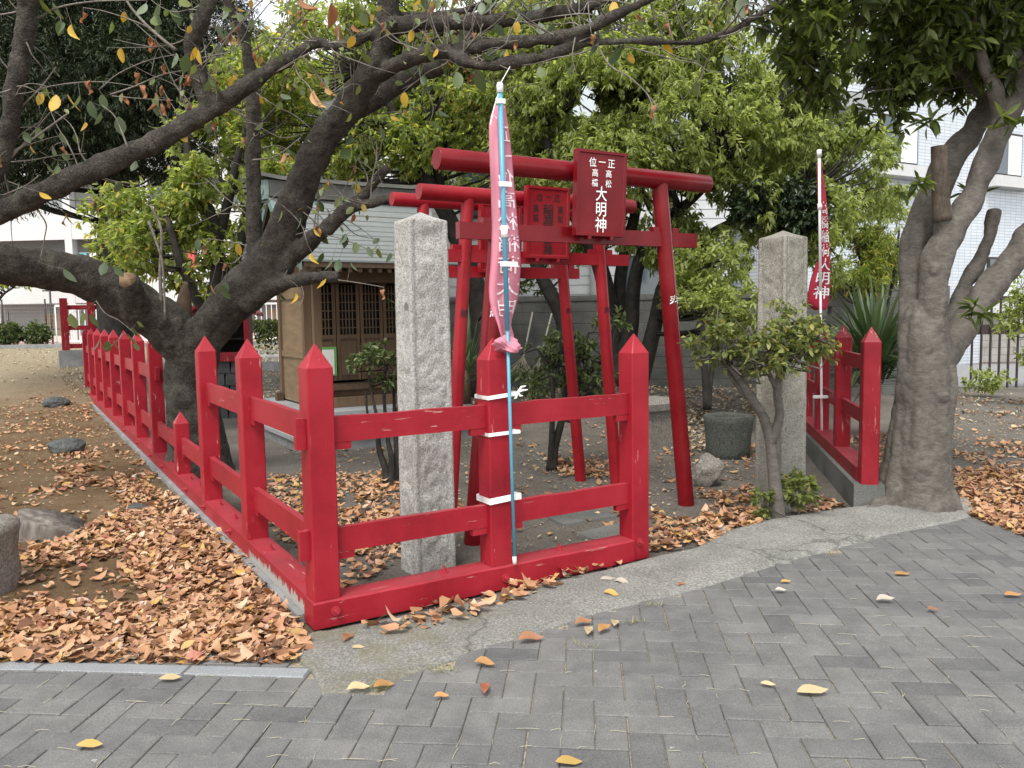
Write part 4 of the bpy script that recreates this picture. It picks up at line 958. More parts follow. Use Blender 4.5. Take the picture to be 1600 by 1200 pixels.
def ivy_fence():
    A = gnd(385, 545, .0); s = empty('ivy_fence', (-6.6, 19.5, 0), .05, 'ivy covered low fence on a concrete base behind the wooden shrine', 'fence')
    MB().bbox((0, -.12, -.1), (5, .12, .38)).build('concrete_base', 'concrete', s)
    for z in (.5, 1.15): MB().bbox((0, -.02, z), (5, .02, z+.05)).build('rail', 'white_paint', s)
    pm = MB().bbox((-.015, -.015, .38), (.015, .015, 1.2)).build('bar', 'white_paint', s).data; s.children[-1].location = (.1, .035, 0)
    for k in range(1, 32): copy_at(pm, 'bar', s, (.1+k*.155, .035, 0))
    n = 5200; x = RNG.random(n)*5; z = 1.40-np.abs(RNG.normal(size=n))*.33; y = RNG.normal(size=n)*.09-.05
    k = (np.sin(x*9)+np.sin(x*23+1)*.7) > (1.05-z)*3-1.2; P = np.stack([x, y, z], 1)[k]; m_ = len(P)
    o = leaf_cloud('ivy', P, RNG.normal(size=(m_, 3))*.6+[0, -.3, -.8], RNG.normal(size=(m_, 3))*.5+[0, -1, .5], .06+.04*RNG.random(m_), .05+.03*RNG.random(m_), 'leaf_dark', s, shape=4); o['kind'] = 'stuff'
ivy_fence()

# brooms leaning on the wall
for i, (x0_, y0_, x1_, y1_, lab) in enumerate(((815, 572, 832, 488, 'garden broom with a thin pole leaning on the block wall, the left one'), (838, 582, 862, 490, 'garden broom with a splayed straw head leaning on the block wall, the right one'))):
    a, b_ = at(x0_, y0_, 12.9), at(x1_, y1_, 13.6); s = empty('broom', tuple(a), 0, lab, 'broom', 'brooms leaning on the wall')
    d = b_-a; MB().tube([d*.12, d], .014, 8).build('handle', 'bamboo', s, True)
    mb = MB()
    for k in range(46):
        q = np.array([RNG.normal()*.12, RNG.normal()*.05, -.12]); mb.tube([d*.18, d*.1+q*.3, q], [.006, .005, .002], 4)
    mb.build('bristles', 'broom_straw', s)

# ================================================================== TREES
def PT(*L):  # (px, py, Y, radius_px) -> points, radii in metres
    P = [at(a, b, c) for a, b, c, _ in L]; R = [d*c/FPX for a, b, c, d in L]; return P, R
LEAFM = {}
def leaf_mesh(kind, mat):
    """single leaf, stalk end at the origin, blade along -Z; kind flat / curled / crumpled"""
    if (kind, mat) in LEAFM: return LEAFM[(kind, mat)]
    rows = [(.0, .03), (.1, .24), (.28, .45), (.5, .5), (.7, .42), (.86, .22), (1.0, .02)]; V = []; rr = random.Random(hash(kind+mat) % 1000 if False else len(LEAFM)*13+5)
    L = 1.0; asp = .56
    for t, w_ in rows:
        for sgn in (-1, 0, 1):
            x = sgn*w_*asp; z = -t*L; y = 0
            if kind == 'flat': y = -.06*abs(sgn)*w_*2+.16*t*t
            elif kind == 'curled': y = -.26*abs(sgn)*w_*2+.40*t*t; x *= .8
            elif kind == 'lying': y = -.012-.045*sgn*w_*2-.045*sin(t*5.5); x = x*.80+.05*sin(t*3.1)
            elif kind == 'lying_curl': y = -.03-.16*max(0, sgn)*w_*2-.06*sin(t*6); x = x*.72+.08*sin(t*3.1)
            else: x *= .55; y = -.32*abs(sgn)*w_*2+.25*sin(t*5)+rr.uniform(-.07, .07); z = z*.75+rr.uniform(-.04, .04)
            V.append((x, y, z))
    n = len(rows); Fc = [(3*i+j, 3*i+j+1, 3*i+j+4, 3*i+j+3) for i in range(n-1) for j in (0, 1)]
    me = bpy.data.meshes.new('leaf'); me.from_pydata(V, [], Fc); me.update(); me.materials.append(MATS[mat]); me.polygons.foreach_set('use_smooth', [True]*len(Fc))
    LEAFM[(kind, mat)] = me; return me
def leaf_obj(parent, name, mesh, base, direction, size, roll):
    o = bpy.data.objects.new(name, mesh); COL.objects.link(o); o.parent = parent
    q = Vector(direction).to_track_quat('-Z', 'Y'); o.rotation_mode = 'QUATERNION'; o.rotation_quaternion = q @ Matrix.Rotation(roll, 3, 'Z').to_quaternion()
    o.location = Vector(base); o.scale = (size,)*3; return o

def cherry():
    t = empty('cherry_tree', (0, 0, 0), 0, 'big dark barked cherry tree leaning over the red fence with spreading bare limbs', 'tree')
    wood = MB(); LIMBS = []
    b0 = W(.25, 4.35)
    base = [(b0+[0, 0, -.15], .38), (b0+[0, 0, .05], .31), (b0+[0, 0, .35], .245), (at(297, 600, 7.5), .23), (at(300, 555, 7.45), .23), (at(298, 525, 7.4), .19)]
    def limb(*L, keep=True, seg=18, sub=5):
        P, R = PT(*L); p, r = spline(P, R, sub); wood.tube(p, r, seg)
        if keep: LIMBS.append((p, r))
        return p, r
    p, r = spline([q for q, _ in base], [q for _, q in base], 5); wood.tube(p, r, 24)
    limb((300, 560, 7.45, 34), (262, 512, 7.35, 37), (205, 470, 7.2, 34), (140, 437, 7.0, 32), (70, 420, 6.75, 31), (0, 412, 6.5, 31), (-90, 385, 6.2, 30), (-170, 330, 6.0, 28), keep=False)
    limb((300, 560, 7.45, 32), (335, 505, 7.35, 31), (375, 460, 7.2, 34), (425, 410, 7.05, 35), (452, 345, 6.9, 26), (475, 280, 6.8, 23), (505, 218, 6.65, 23), (555, 150, 6.5, 21), (595, 85, 6.35, 18), (606, 30, 6.3, 17), (603, -40, 6.2, 16), (590, -150, 6.1, 14), keep=False)
    limb((515, 205, 6.7, 17.0), (545, 176, 6.7, 18.7), (590, 150, 6.75, 17.0), (633, 124, 6.8, 15.3), (683, 103, 6.85, 13.6), (712, 78, 6.9, 11.9), (735, 52, 6.95, 10.2), (765, 10, 7.0, 8.5), (800, -50, 7.1, 6.8))
    limb((590, 118, 6.4, 12), (633, 94, 6.2, 12), (667, 84, 6.1, 12), (707, 79, 6.0, 11), (747, 73, 5.9, 10), (800, 66, 5.8, 9.5), (860, 60, 5.7, 9), (910, 48, 5.6, 8.5), (960, 25, 5.55, 7.5), (1020, -5, 5.5, 7), (1090, -60, 5.4, 6))
    limb((700, 80, 6.0, 8), (722, 92, 5.9, 9), (752, 103, 5.85, 9), (800, 97, 5.8, 8.5), (860, 86, 5.7, 8), (905, 68, 5.65, 7), (950, 65, 5.6, 6), (1010, 64, 5.6, 5.5), (1080, 66, 5.6, 5), (1140, 48, 5.6, 4.5), (1195, 18, 5.6, 4), (1240, -10, 5.6, 3.5))
    limb((606, 45, 6.3, 13), (653, 37, 6.2, 13), (700, 36, 6.1, 12.5), (760, 34, 6.0, 12), (820, 28, 5.9, 11), (880, 19, 5.8, 10), (940, 3, 5.7, 9), (1000, -25, 5.6, 8))
    limb((625, 25, 6.35, 7), (680, 25, 6.5, 7), (740, 12, 6.6, 6), (800, -15, 6.7, 5))
    limb((600, 45, 6.3, 7.7), (552, 65, 6.25, 7.7), (520, 73, 6.2, 7.7), (492, 67, 6.2, 8.6), (450, 92, 6.2, 9.5), (410, 118, 6.2, 10.3), (360, 152, 6.2, 12.9), (320, 178, 6.2, 14.6), (250, 217, 6.15, 15.5), (180, 250, 6.1, 16.3), (90, 290, 6.05, 17.2), (0, 330, 6.0, 18.1), (-90, 350, 6.0, 20.6), (-170, 335, 6.0, 24.1))
    limb((335, 172, 6.2, 14), (318, 145, 6.2, 14), (305, 100, 6.2, 13.5), (303, 60, 6.15, 13), (318, 25, 6.1, 11.4), (335, -20, 6.05, 10.6), (340, -90, 6.0, 8.8))
    limb((398, 428, 7.1, 13), (397, 360, 7.1, 12), (396, 270, 7.1, 11), (395, 190, 7.1, 11), (392, 120, 7.05, 10), (383, 62, 7.0, 9), (362, 18, 6.95, 8), (352, -40, 6.9, 7))
    limb((385, 470, 7.1, 18.0), (432, 424, 6.95, 14.8), (480, 382, 6.85, 13.1), (520, 347, 6.75, 11.1), (550, 320, 6.7, 10.2), (575, 296, 6.7, 7.4), (607, 262, 6.65, 5.7))
    limb((545, 325, 6.7, 8), (580, 318, 6.6, 7.5), (618, 309, 6.55, 7.5))
    limb((385, 475, 7.1, 18.0), (430, 447, 6.95, 12.3), (470, 437, 6.8, 10.7), (527, 432, 6.7, 8.6))
    limb((50, -60, 5.7, 15.0), (44, 0, 5.7, 15.0), (34, 80, 5.75, 14.1), (22, 150, 5.8, 13.2), (10, 215, 5.85, 12.3), (-8, 275, 5.9, 12.3), (-60, 340, 6.0, 14.1), (-130, 350, 6.0, 17.6))
    # cut stumps on the left limb
    limb((215, 490, 7.15, 26), (207, 455, 6.98, 19), (200, 438, 6.9, 16), keep=False); limb((290, 540, 7.5, 20), (285, 500, 7.55, 17), keep=False)
    kn = [(tuple(at(x, y, Y)), rr_, h) for x, y, Y, rr_, h in ((425, 440, 6.75, .09, .03), (455, 300, 6.6, .07, .025), (150, 440, 6.75, .08, .03), (250, 500, 7.1, .1, .03), (520, 190, 6.45, .06, .02), (60, 405, 6.5, .08, .03), (330, 560, 7.15, .12, .03), (285, 620, 7.3, .12, .03), (270, 545, 7.2, .1, .03), (545, 305, 6.6, .06, .02), (130, 270, 5.95, .05, .018), (200, 235, 6.0, .05, .018))]
    remeshed(wood, 'trunk', 'bark_cherry', t, .0155, 3, .016, 7, kn, .010)
    MB().tube([at(201, 447, 6.93), at(199, 434, 6.86)], [.068, .064], 16).build('cut_end', 'cut_wood', t, True)
    p, r = spline(*PT((286, 540, 7.5, 15), (286, 500, 7.5, 14), (288, 465, 7.5, 10), (290, 440, 7.5, 3)), 5); MB().tube(p, r, 12).build('broken_snag', 'bark_brown', t, True)
    # twigs: drawn ones first, random ones after
    tw = MB(); TW = []
    def twig(pts, r0, r1, sub=4):
        p, r = spline(pts, np.linspace(r0, r1, len(pts)), sub); tw.tube(p, r, 5); TW.append(p)
    def tp(Y, *L): return [at(a, b, Y) for a, b in L]
    for Y, L, r0, r1 in ((5.8, ((58, 30), (90, 12), (150, 2), (230, 0)), .009, .004), (6.0, ((275, 78), (255, 62), (230, 40), (205, 12), (190, -15)), .013, .008), (6.0, ((245, 50), (215, 35), (165, 18), (130, 12)), .006, .003),
        (5.85, ((5, 192), (35, 165), (65, 135), (85, 108), (88, 105)), .008, .004), (5.85, ((62, 138), (110, 130), (160, 128), (215, 135)), .005, .002), (5.9, ((5, 248), (40, 225), (75, 200), (105, 178)), .012, .006), (5.9, ((10, 255), (45, 215), (70, 185), (96, 155)), .007, .003),
        (6.0, ((0, 255), (50, 250), (90, 243), (135, 240)), .006, .003), (6.0, ((200, 232), (190, 205), (178, 180), (160, 165)), .008, .004), (6.1, ((172, 148), (210, 135), (250, 118), (285, 110)), .007, .004), (6.1, ((155, 140), (185, 115), (230, 95), (275, 85)), .005, .003), (6.0, ((175, 150), (220, 154), (270, 157)), .004, .002),
        (6.1, ((283, 160), (282, 130), (285, 118), (310, 75)), .008, .004), (6.2, ((320, 50), (345, 85), (370, 120), (380, 138)), .006, .003), (6.2, ((330, 100), (355, 60), (390, 20), (420, -10)), .008, .004), (6.3, ((410, 115), (440, 60), (480, 20), (505, -10)), .010, .005), (6.3, ((445, 90), (440, 50), (470, 15)), .006, .003),
        (6.3, ((425, 60), (450, 65), (490, 110), (515, 143)), .007, .009), (6.4, ((495, 65), (493, 35), (490, 5)), .006, .004), (5.7, ((790, 70), (800, 45), (815, 15), (818, -10)), .006, .003), (5.6, ((960, 35), (1000, 55), (1050, 85), (1095, 97)), .006, .002), (5.6, ((905, 65), (960, 45), (1030, 25), (1065, 5)), .005, .003),
        (5.6, ((940, 64), (1000, 78), (1050, 92), (1090, 100), (1110, 112), (1150, 112)), .005, .002), (5.6, ((1190, 20), (1215, 35), (1245, 8)), .004, .002), (5.65, ((905, 0), (905, 30), (910, 45)), .005, .004), (6.7, ((525, 437), (560, 442), (595, 448), (600, 450)), .005, .003), (6.6, ((480, 380), (470, 350), (440, 320), (415, 305)), .005, .003),
        (6.75, ((500, 365), (540, 375), (590, 395), (620, 400)), .006, .003), (6.7, ((545, 318), (530, 300), (505, 275)), .004, .002), (6.4, ((400, 145), (430, 165), (460, 180), (485, 200)), .005, .003), (6.5, ((350, 165), (400, 195), (440, 215), (478, 208)), .005, .003), (6.9, ((395, 250), (430, 245), (470, 215)), .008, .006),
        (7.0, ((232, 345), (245, 380), (255, 420), (258, 500)), .012, .009), (7.2, ((255, 520), (250, 430), (252, 360), (235, 320)), .018, .010), (6.5, ((60, 330), (72, 350), (70, 370), (62, 410)), .007, .004), (6.7, ((150, 470), (165, 490), (185, 500), (210, 520)), .005, .003), (6.9, ((195, 520), (175, 540), (160, 548)), .004, .002), (5.8, ((5, 305), (40, 290), (60, 275)), .006, .003)):
        twig(tp(Y, *L), r0, r1)
    rr = random.Random(21)
    for p, r in LIMBS:
        n = max(2, int(len(p)/1.5))
        for k in range(n):
            i = rr.randrange(3, len(p)-2); sc = proj(p[i])
            if sc[1] > 420: continue
            L = rr.uniform(.25, .75); d = np.array([rr.gauss(0, .7), rr.gauss(0, .5), rr.gauss(.35, .7)]); d /= np.linalg.norm(d); q = [p[i]]; 
            for s_ in range(4): d = d+np.array([rr.gauss(0, .25), rr.gauss(0, .25), rr.gauss(.02, .25)]); d /= np.linalg.norm(d); q.append(q[-1]+d*L/4)
            if any(250 < proj(x_)[1] and 600 < proj(x_)[0] for x_ in q): continue
            twig(q, .0065, .002, 3)
            if rr.random() < .8:
                j = rr.randrange(1, 4); d2 = np.array([rr.gauss(0, 1), rr.gauss(0, .6), rr.gauss(0, .8)]); d2 /= np.linalg.norm(d2); twig([q[j], q[j]+d2*L*.2, q[j]+d2*L*.4+[0, 0, rr.gauss(0, .05)]], .004, .0015, 3)
    o = tw.build('twigs', 'twig_grey', t, True); o['kind'] = 'stuff'
    # leaves: notable ones where the photo shows them, plus sparse ones along twigs
    A = np.vstack([np.array(p) for p in TW]); SA = proj(A)
    def hang(x, y, mat, size, kind='flat', roll=None, tilt=None):
        dd = np.hypot(SA[:, 0]-x, SA[:, 1]-y); j = int(np.argmin(dd)); Y = A[j][1]; top = at(x, y, Y); 
        if dd[j] > 45: Y = 6.3; top = at(x, y, Y)
        d = np.array(tilt if tilt else (rr.gauss(0, .45), rr.gauss(0, .3), -1)); leaf_obj(t, 'leaf', leaf_mesh(kind, mat), top, d, size, roll if roll is not None else rr.gauss(0, .6))
        if dd[j] <= 45: tw2.tube([A[j], (A[j]+top)/2+[0, 0, -.006], top], .0014, 4)
    tw2 = MB(); G_, Y_, D_, S_ = 'leaf_cherry_green', 'leaf_cherry_yellow', 'leaf_cherry_dry', 'leaf_cherry_grey'
    for x, y, m_, sz, k in ((62, -2, G_, .10, 'flat'), (82, 3, G_, .11, 'flat'), (95, 32, G_, .09, 'flat'), (97, 35, S_, .11, 'flat'), (112, 38, Y_, .11, 'curled'), (130, 18, D_, .09, 'crumpled'), (88, 148, Y_, .12, 'flat'), (106, 147, Y_, .12, 'flat'), (140, 125, D_, .11, 'crumpled'), (125, 148, S_, .10, 'flat'), (140, 158, S_, .11, 'flat'), (160, 147, S_, .10, 'flat'), (158, 175, S_, .09, 'flat'), (185, 182, S_, .12, 'flat'),
        (192, 148, D_, .09, 'crumpled'), (210, 113, D_, .10, 'crumpled'), (226, 133, D_, .10, 'crumpled'), (257, 100, D_, .10, 'crumpled'), (253, 133, D_, .09, 'crumpled'), (242, 145, D_, .12, 'curled'), (262, 152, D_, .09, 'crumpled'), (298, 160, D_, .09, 'crumpled'), (285, 112, G_, .09, 'flat'), (275, 83, S_, .11, 'flat'), (292, 85, G_, .12, 'flat'), (320, 118, S_, .09, 'flat'), (228, 5, S_, .11, 'flat'), (248, 5, S_, .11, 'flat'), (270, 12, S_, .11, 'flat'), (242, 25, G_, .11, 'flat'), (195, 18, Y_, .07, 'flat'), (285, -4, G_, .13, 'flat'), (352, 15, S_, .09, 'flat'),
        (398, 82, D_, .09, 'crumpled'), (412, 68, S_, .10, 'flat'), (470, -2, D_, .14, 'curled'), (517, 5, D_, .15, 'curled'), (528, 40, D_, .10, 'curled'), (552, 38, D_, .09, 'curled'), (565, 18, S_, .10, 'flat'), (490, 140, 'fallen_orange', .15, 'curled'), (511, 132, 'fallen_orange', .11, 'curled'), (443, 238, 'fallen_orange', .09, 'curled'), (513, 280, 'fallen_orange', .10, 'curled'), (372, 380, Y_, .10, 'flat'), (488, 395, Y_, .10, 'curled'), (600, 452, D_, .09, 'crumpled'), (462, 458, Y_, .08, 'curled'),
        (405, 85, 'fallen_orange', .07, 'curled'), (720, 42, S_, .11, 'flat'), (757, -3, G_, .13, 'flat'), (778, -6, S_, .15, 'flat'), (715, 55, D_, .07, 'curled'), (793, 78, Y_, .12, 'curled'), (760, 82, S_, .09, 'flat'), (780, 80, G_, .10, 'flat'), (712, 112, G_, .13, 'flat'), (745, 108, G_, .16, 'flat'), (868, -8, S_, .13, 'flat'), (842, 35, S_, .10, 'flat'), (865, 35, S_, .10, 'flat'), (935, 45, S_, .16, 'flat'), (967, 72, G_, .14, 'flat'), (975, 66, G_, .10, 'flat'), (995, 20, D_, .06, 'curled'), (1000, 28, G_, .07, 'flat'), (1030, 35, S_, .08, 'flat'), (1085, -8, G_, .13, 'flat'), (1145, 2, G_, .09, 'flat'), (1160, -8, S_, .14, 'flat'), (840, 5, S_, .09, 'flat'), (930, 12, G_, .08, 'flat'),
        (168, 532, G_, .10, 'flat'), (178, 530, G_, .10, 'flat'), (200, 522, G_, .09, 'flat'), (208, 512, G_, .08, 'flat'), (155, 530, G_, .10, 'flat'), (212, 535, G_, .08, 'flat'), (215, 502, G_, .06, 'flat'), (110, 490, G_, .12, 'flat'), (130, 487, G_, .10, 'flat'), (142, 490, G_, .11, 'flat'), (345, 445, G_, .13, 'flat'), (352, 440, S_, .10, 'flat'), (330, 445, Y_, .08, 'flat'), (100, 345, D_, .05, 'curled'), (100, 420, S_, .12, 'flat'), (165, 410, S_, .10, 'flat'), (180, 415, G_, .10, 'flat'),
        (515, 333, S_, .10, 'flat'), (540, 365, S_, .09, 'flat'), (555, 378, G_, .10, 'flat'), (575, 385, S_, .09, 'flat'), (590, 388, G_, .08, 'flat'), (505, 395, G_, .09, 'flat'), (520, 402, S_, .11, 'flat'), (530, 405, G_, .10, 'flat'), (548, 410, S_, .08, 'flat'), (440, 330, G_, .09, 'flat'), (425, 330, G_, .10, 'flat'), (470, 340, S_, .09, 'flat'), (505, 430, Y_, .10, 'curled'), (610, 395, G_, .09, 'flat'), (535, 230, G_, .13, 'flat'), (548, 232, G_, .12, 'flat'), (30, 285, G_, .10, 'flat'), (75, 258, G_, .08, 'flat'), (90, 258, G_, .07, 'flat'), (120, 262, G_, .07, 'flat'), (140, 248, G_, .06, 'flat')):
        hang(x, y, m_, sz*1.15, k)
    for p in TW[45:]:
        for k in range(rr.choice((0, 0, 1, 1, 2))):
            i = rr.randrange(len(p)//2, len(p)); q = p[i]; m_ = rr.choice((G_, G_, S_, S_, D_, Y_)); leaf_obj(t, 'leaf', leaf_mesh('crumpled' if m_ == D_ else 'flat', m_), q, (rr.gauss(0, .6), rr.gauss(0, .4), -1), rr.uniform(.075, .115), rr.gauss(0, .8))
    up = np.vstack([RNG.normal(size=(150, 3))*[1.5, 1.0, .35]+[-3.9, 6.6, 5.3], RNG.normal(size=(40, 3))*[1.1, 1.0, .3]+[-1.0, 6.4, 5.2]]); up = up[up[:, 2] > 1.4+.42*up[:, 1]+.5]
    Pq, a_, n_, L_, W_ = shoots(up, RNG.normal(size=up.shape), 11, .3, .10, .55, .5, .9); o = leaf_cloud('shade_crown', Pq, a_, n_, L_, W_, 'leaf_mid', t, .2, 6, .15); o['kind'] = 'stuff'  # unseen leaves above the view, added to shade the left fence and ground
    k_ = RNG.choice(len(A), 520); q_ = A[k_]; s_ = SA[k_]; q_ = q_[(s_[:, 0] < 700) & (s_[:, 1] < 330) & ((s_[:, 0] > 360) | (RNG.random(len(s_)) < .22))]; q_ = q_+RNG.normal(size=q_.shape)*[.05, .12, .05]
    d_ = RNG.normal(size=q_.shape)*.6+[0, 0, -1]; L_ = .05+.04*RNG.random(len(q_)); o = leaf_cloud('small_leaves', q_, d_, RNG.normal(size=q_.shape)+[0, -1, .3], L_, L_*.6, 'leaf_small', t, .2, 6, .12); o['kind'] = 'stuff'
    o = tw2.build('leaf_stalks', 'twig_grey', t); o['kind'] = 'stuff'
cherry()

def grey_tree():
    t = empty('evergreen_tree', (0, 0, 0), 0, 'stout grey trunked evergreen tree at the right edge with dark leaves', 'tree'); wood = MB()
    def limb(*L, seg=20):
        P, R = PT(*L); p, r = spline(P, R, 5); wood.tube(p, r, seg)
    Y = 5.72
    limb((1440, 830, Y, 66), (1440, 790, Y, 56), (1438, 760, Y, 46), (1440, 700, Y, 42), (1446, 640, Y, 42), (1448, 590, Y, 43), (1445, 555, Y, 39), (1441, 520, Y, 34), (1440, 488, Y, 24), (1440, 470, Y, 12))
    for a, ln in ((2.7, .42), (3.6, .30), (.2, .36), (5.5, .34), (4.6, .30), (1.5, .3)):   # buttress roots
        c = gnd(1440, 796)+np.array([0, .13, 0]); d = np.array([cos(a), sin(a), 0]); wood.tube([c+d*.085+[.0, 0, .85], c+d*.11+[0, 0, .55], c+d*.13+[0, 0, .34], c+d*.20+[0, 0, .13], c+d*ln*.8+[0, 0, .04], c+d*ln*1.05+[0, 0, -.05]], [.05, .06, .07, .062, .045, .02], 12)
    q0 = gnd(1395, 792); q1 = gnd(1340, 803); wood.tube([gnd(1425, 788)+[0, .08, .12], q0+[0, .03, .05], (q0+q1)/2+[0, 0, .025], q1+[0, 0, -.02]], [.07, .055, .042, .02], 12)
    limb((1440, 560, Y, 30.0), (1424, 500, Y+.12, 18.9), (1424, 430, Y+.15, 18.9), (1433, 370, Y+.15, 22.4), (1455, 310, Y+.2, 21.5), (1480, 255, Y+.25, 20.6), (1512, 215, Y+.3, 18.9), (1545, 165, Y+.35, 15.5), (1580, 100, Y+.4, 12.9), (1600, 20, Y+.4, 10.3))
    limb((1455, 560, Y, 30.0), (1458, 500, Y-.05, 21.5), (1460, 440, Y-.05, 21.5), (1466, 400, Y-.05, 22.4), (1490, 360, Y-.05, 18.9), (1520, 305, Y, 17.2), (1545, 245, Y, 17.2), (1565, 190, Y, 18.1), (1585, 150, Y, 17.2), (1620, 90, Y, 15.5), (1640, 0, Y, 12.0))
    limb((1480, 375, Y-.06, 17.2), (1474, 350, Y-.08, 13.8), (1471, 320, Y-.1, 12.0))
    limb((1475, 560, Y, 22.0), (1510, 500, Y+.05, 20.6), (1545, 450, Y+.1, 19.8), (1580, 410, Y+.1, 18.9), (1600, 375, Y+.1, 18.1), (1640, 330, Y+.1, 16.3), (1700, 240, Y+.1, 12.9))
    limb((1478, 520, Y+.1, 14.0), (1500, 455, Y+.2, 11.2), (1525, 418, Y+.25, 10.3), (1540, 380, Y+.25, 9.5), (1548, 345, Y+.25, 9.5), (1552, 328, Y+.25, 8.6))
    limb((1560, 190, Y, 12.0), (1556, 150, Y-.05, 9.5), (1536, 100, Y-.1, 8.6), (1526, 50, Y-.1, 8.2), (1517, 0, Y-.1, 7.7), (1510, -60, Y-.1, 6.9))
    limb((1595, 140, Y, 10.3), (1590, 90, Y-.1, 9.5), (1574, 50, Y-.1, 9.0), (1570, 0, Y-.1, 8.6), (1560, -70, Y-.1, 6.9))
    limb((1545, 165, Y+.35, 8.6), (1500, 110, Y+.3, 6.9), (1440, 80, Y+.2, 5.2), (1370, 70, Y+.1, 3.9), (1310, 60, Y, 2.6)); limb((1526, 50, Y-.1, 6.0), (1470, 20, Y-.15, 5.2), (1400, 20, Y-.2, 3.4), (1330, 0, Y-.2, 2.6))
    kn = [(tuple(at(x, y, Yy)), rr_, h) for x, y, Yy, rr_, h in ((1468, 375, 5.52, .07, .035), (1445, 395, 5.58, .06, .03), (1460, 420, 5.56, .06, .028), (1405, 375, 5.65, .06, .03), (1455, 545, 5.5, .07, .025), (1470, 530, 5.5, .05, .022), (1500, 520, 5.5, .035, .02), (1510, 548, 5.55, .035, .02), (1445, 645, 5.5, .06, .02), (1430, 700, 5.5, .06, .02), (1460, 690, 5.5, .05, .015), (1575, 455, 5.6, .05, .02), (1590, 415, 5.6, .04, .02), (1535, 345, 5.7, .05, .02), (1552, 330, 5.9, .06, .02), (1555, 400, 5.6, .03, .015), (1440, 600, 5.5, .05, .018), (1420, 660, 5.52, .06, .02), (1475, 620, 5.52, .05, .02), (1450, 730, 5.5, .07, .022), (1425, 540, 5.55, .05, .02), (1415, 470, 5.6, .05, .02), (1470, 460, 5.5, .04, .02), (1520, 300, 5.6, .05, .018), (1440, 340, 5.65, .06, .022))]
    remeshed(wood, 'trunk', 'bark_grey', t, .011, 3, .010, 8, kn, .024)
    P, R = PT((1472, 345, Y-.09, 14), (1470, 310, Y-.1, 13), (1468, 270, Y-.12, 12), (1467, 228, Y-.13, 11.5)); p, r = spline(P, R, 4); MB().tube(p, r, 16).build('cut_branch', 'bark_stub', t, True)
    # crown
    blobs = []
    for x, y, Yy, rx, ry, rz in ((1400, 60, 5.9, .75, .7, .45), (1330, 40, 5.7, .55, .6, .42), (1480, 20, 5.9, .75, .7, .6), (1560, 60, 6.1, .5, .6, .45), (1440, 145, 6.1, .45, .5, .20), (1350, 140, 5.9, .34, .4, .18), (1300, 110, 5.8, .25, .35, .16), (1500, -90, 5.7, 1.0, 1.0, .6), (1640, 20, 5.7, .6, .8, .6), (1300, -60, 5.6, .7, .7, .45)):
        c = at(x, y, Yy); blobs.append((*c, rx, ry, rz))
    cP, cD = blob_points(blobs, 1600, -.08, 2.2, .25, 3.0); P, a, n_, L, Wd = shoots(cP, cD, 9, .07, .098, .36, .35, .9)
    o = leaf_cloud('crown', P, a, n_, L, Wd, 'leaf_dark', t, .2, 6, .18); o['kind'] = 'stuff'
    sp = []
    for x, y, Yy in ((1580, 195, 5.55), (1560, 185, 5.5), (1520, 480, 5.45), (1530, 490, 5.45), (1505, 495, 5.45), (1440, 285, 5.6), (1425, 290, 5.6), (1445, 200, 5.5), (1460, 190, 5.5), (1510, 300, 5.9), (1520, 310, 5.9), (1415, 300, 5.5)): sp.append(at(x, y, Yy))
    sp = np.array(sp); P, a, n_, L, Wd = shoots(sp, np.tile([0, -.5, .3], (len(sp), 1)), 8, .05, .12, .36, .25, .9)
    o = leaf_cloud('sprout_leaves', P, a, n_, L, Wd, 'leaf_dark', t, .2, 6, .15); o['kind'] = 'stuff'
    tw = MB()
    for i in range(0, len(cP), 5):
        c = np.array(blobs[int(np.argmin([np.linalg.norm(cP[i]-np.array(b_[:3])) for b_ in blobs]))][:3]); tw.tube([c, (c+cP[i])/2+RNG.normal(size=3)*.04, cP[i]], [.008, .005, .003], 4)
    o = tw.build('twigs', 'bark_grey', t); o['kind'] = 'stuff'
grey_tree()

def crown_tree(name, label, stems, blobs, n, per, mat, bark_, ln, wd, slen=.25, droop=.5, thr=-.05, freq=1.3, seed=0, inner=.45, shape=6, cat='tree', group=None, spread=.8, branch_step=9, flat=0, curl=.18):
    t = empty(name, (0, 0, 0), 0, label, cat, group); mb = MB(); anchors = []
    for L in stems:
        P, R = PT(*L); p, r = spline(P, R, 4); mb.tube(p, r, 10); anchors += [(q, k) for q, k in zip(p, r)]
    B = [(*at(x, y, Y), rx, ry, rz) for x, y, Y, rx, ry, rz in blobs]
    cP, cD = blob_points(B, n, thr, freq, inner, seed); AP = np.array([q for q, _ in anchors]) if anchors else None
    if AP is not None:
        for i in range(0, n, branch_step):
            w_ = np.linalg.norm(AP-cP[i], axis=1)+np.abs(AP[:, 2]-cP[i][2]+.5)*.4; j = int(np.argmin(w_)); a = AP[j]; mid = (a+cP[i])/2+np.array([RNG.normal()*.1, RNG.normal()*.1, -.06]); ln_ = np.linalg.norm(cP[i]-a); r0 = min(anchors[j][1]*.55, .009+.012*ln_)
            mb.tube([a, mid, cP[i]], [r0, r0*.6, .004], 5)
    if mb.v: mb.build('trunk', bark_, t, True)
    P, a, n_, L, Wd = shoots(cP, cD, per, slen, ln, wd, droop, spread, flat)
    o = leaf_cloud('crown', P, a, n_, L, Wd, mat, t, .22, shape, curl); o['kind'] = 'stuff'
    return t
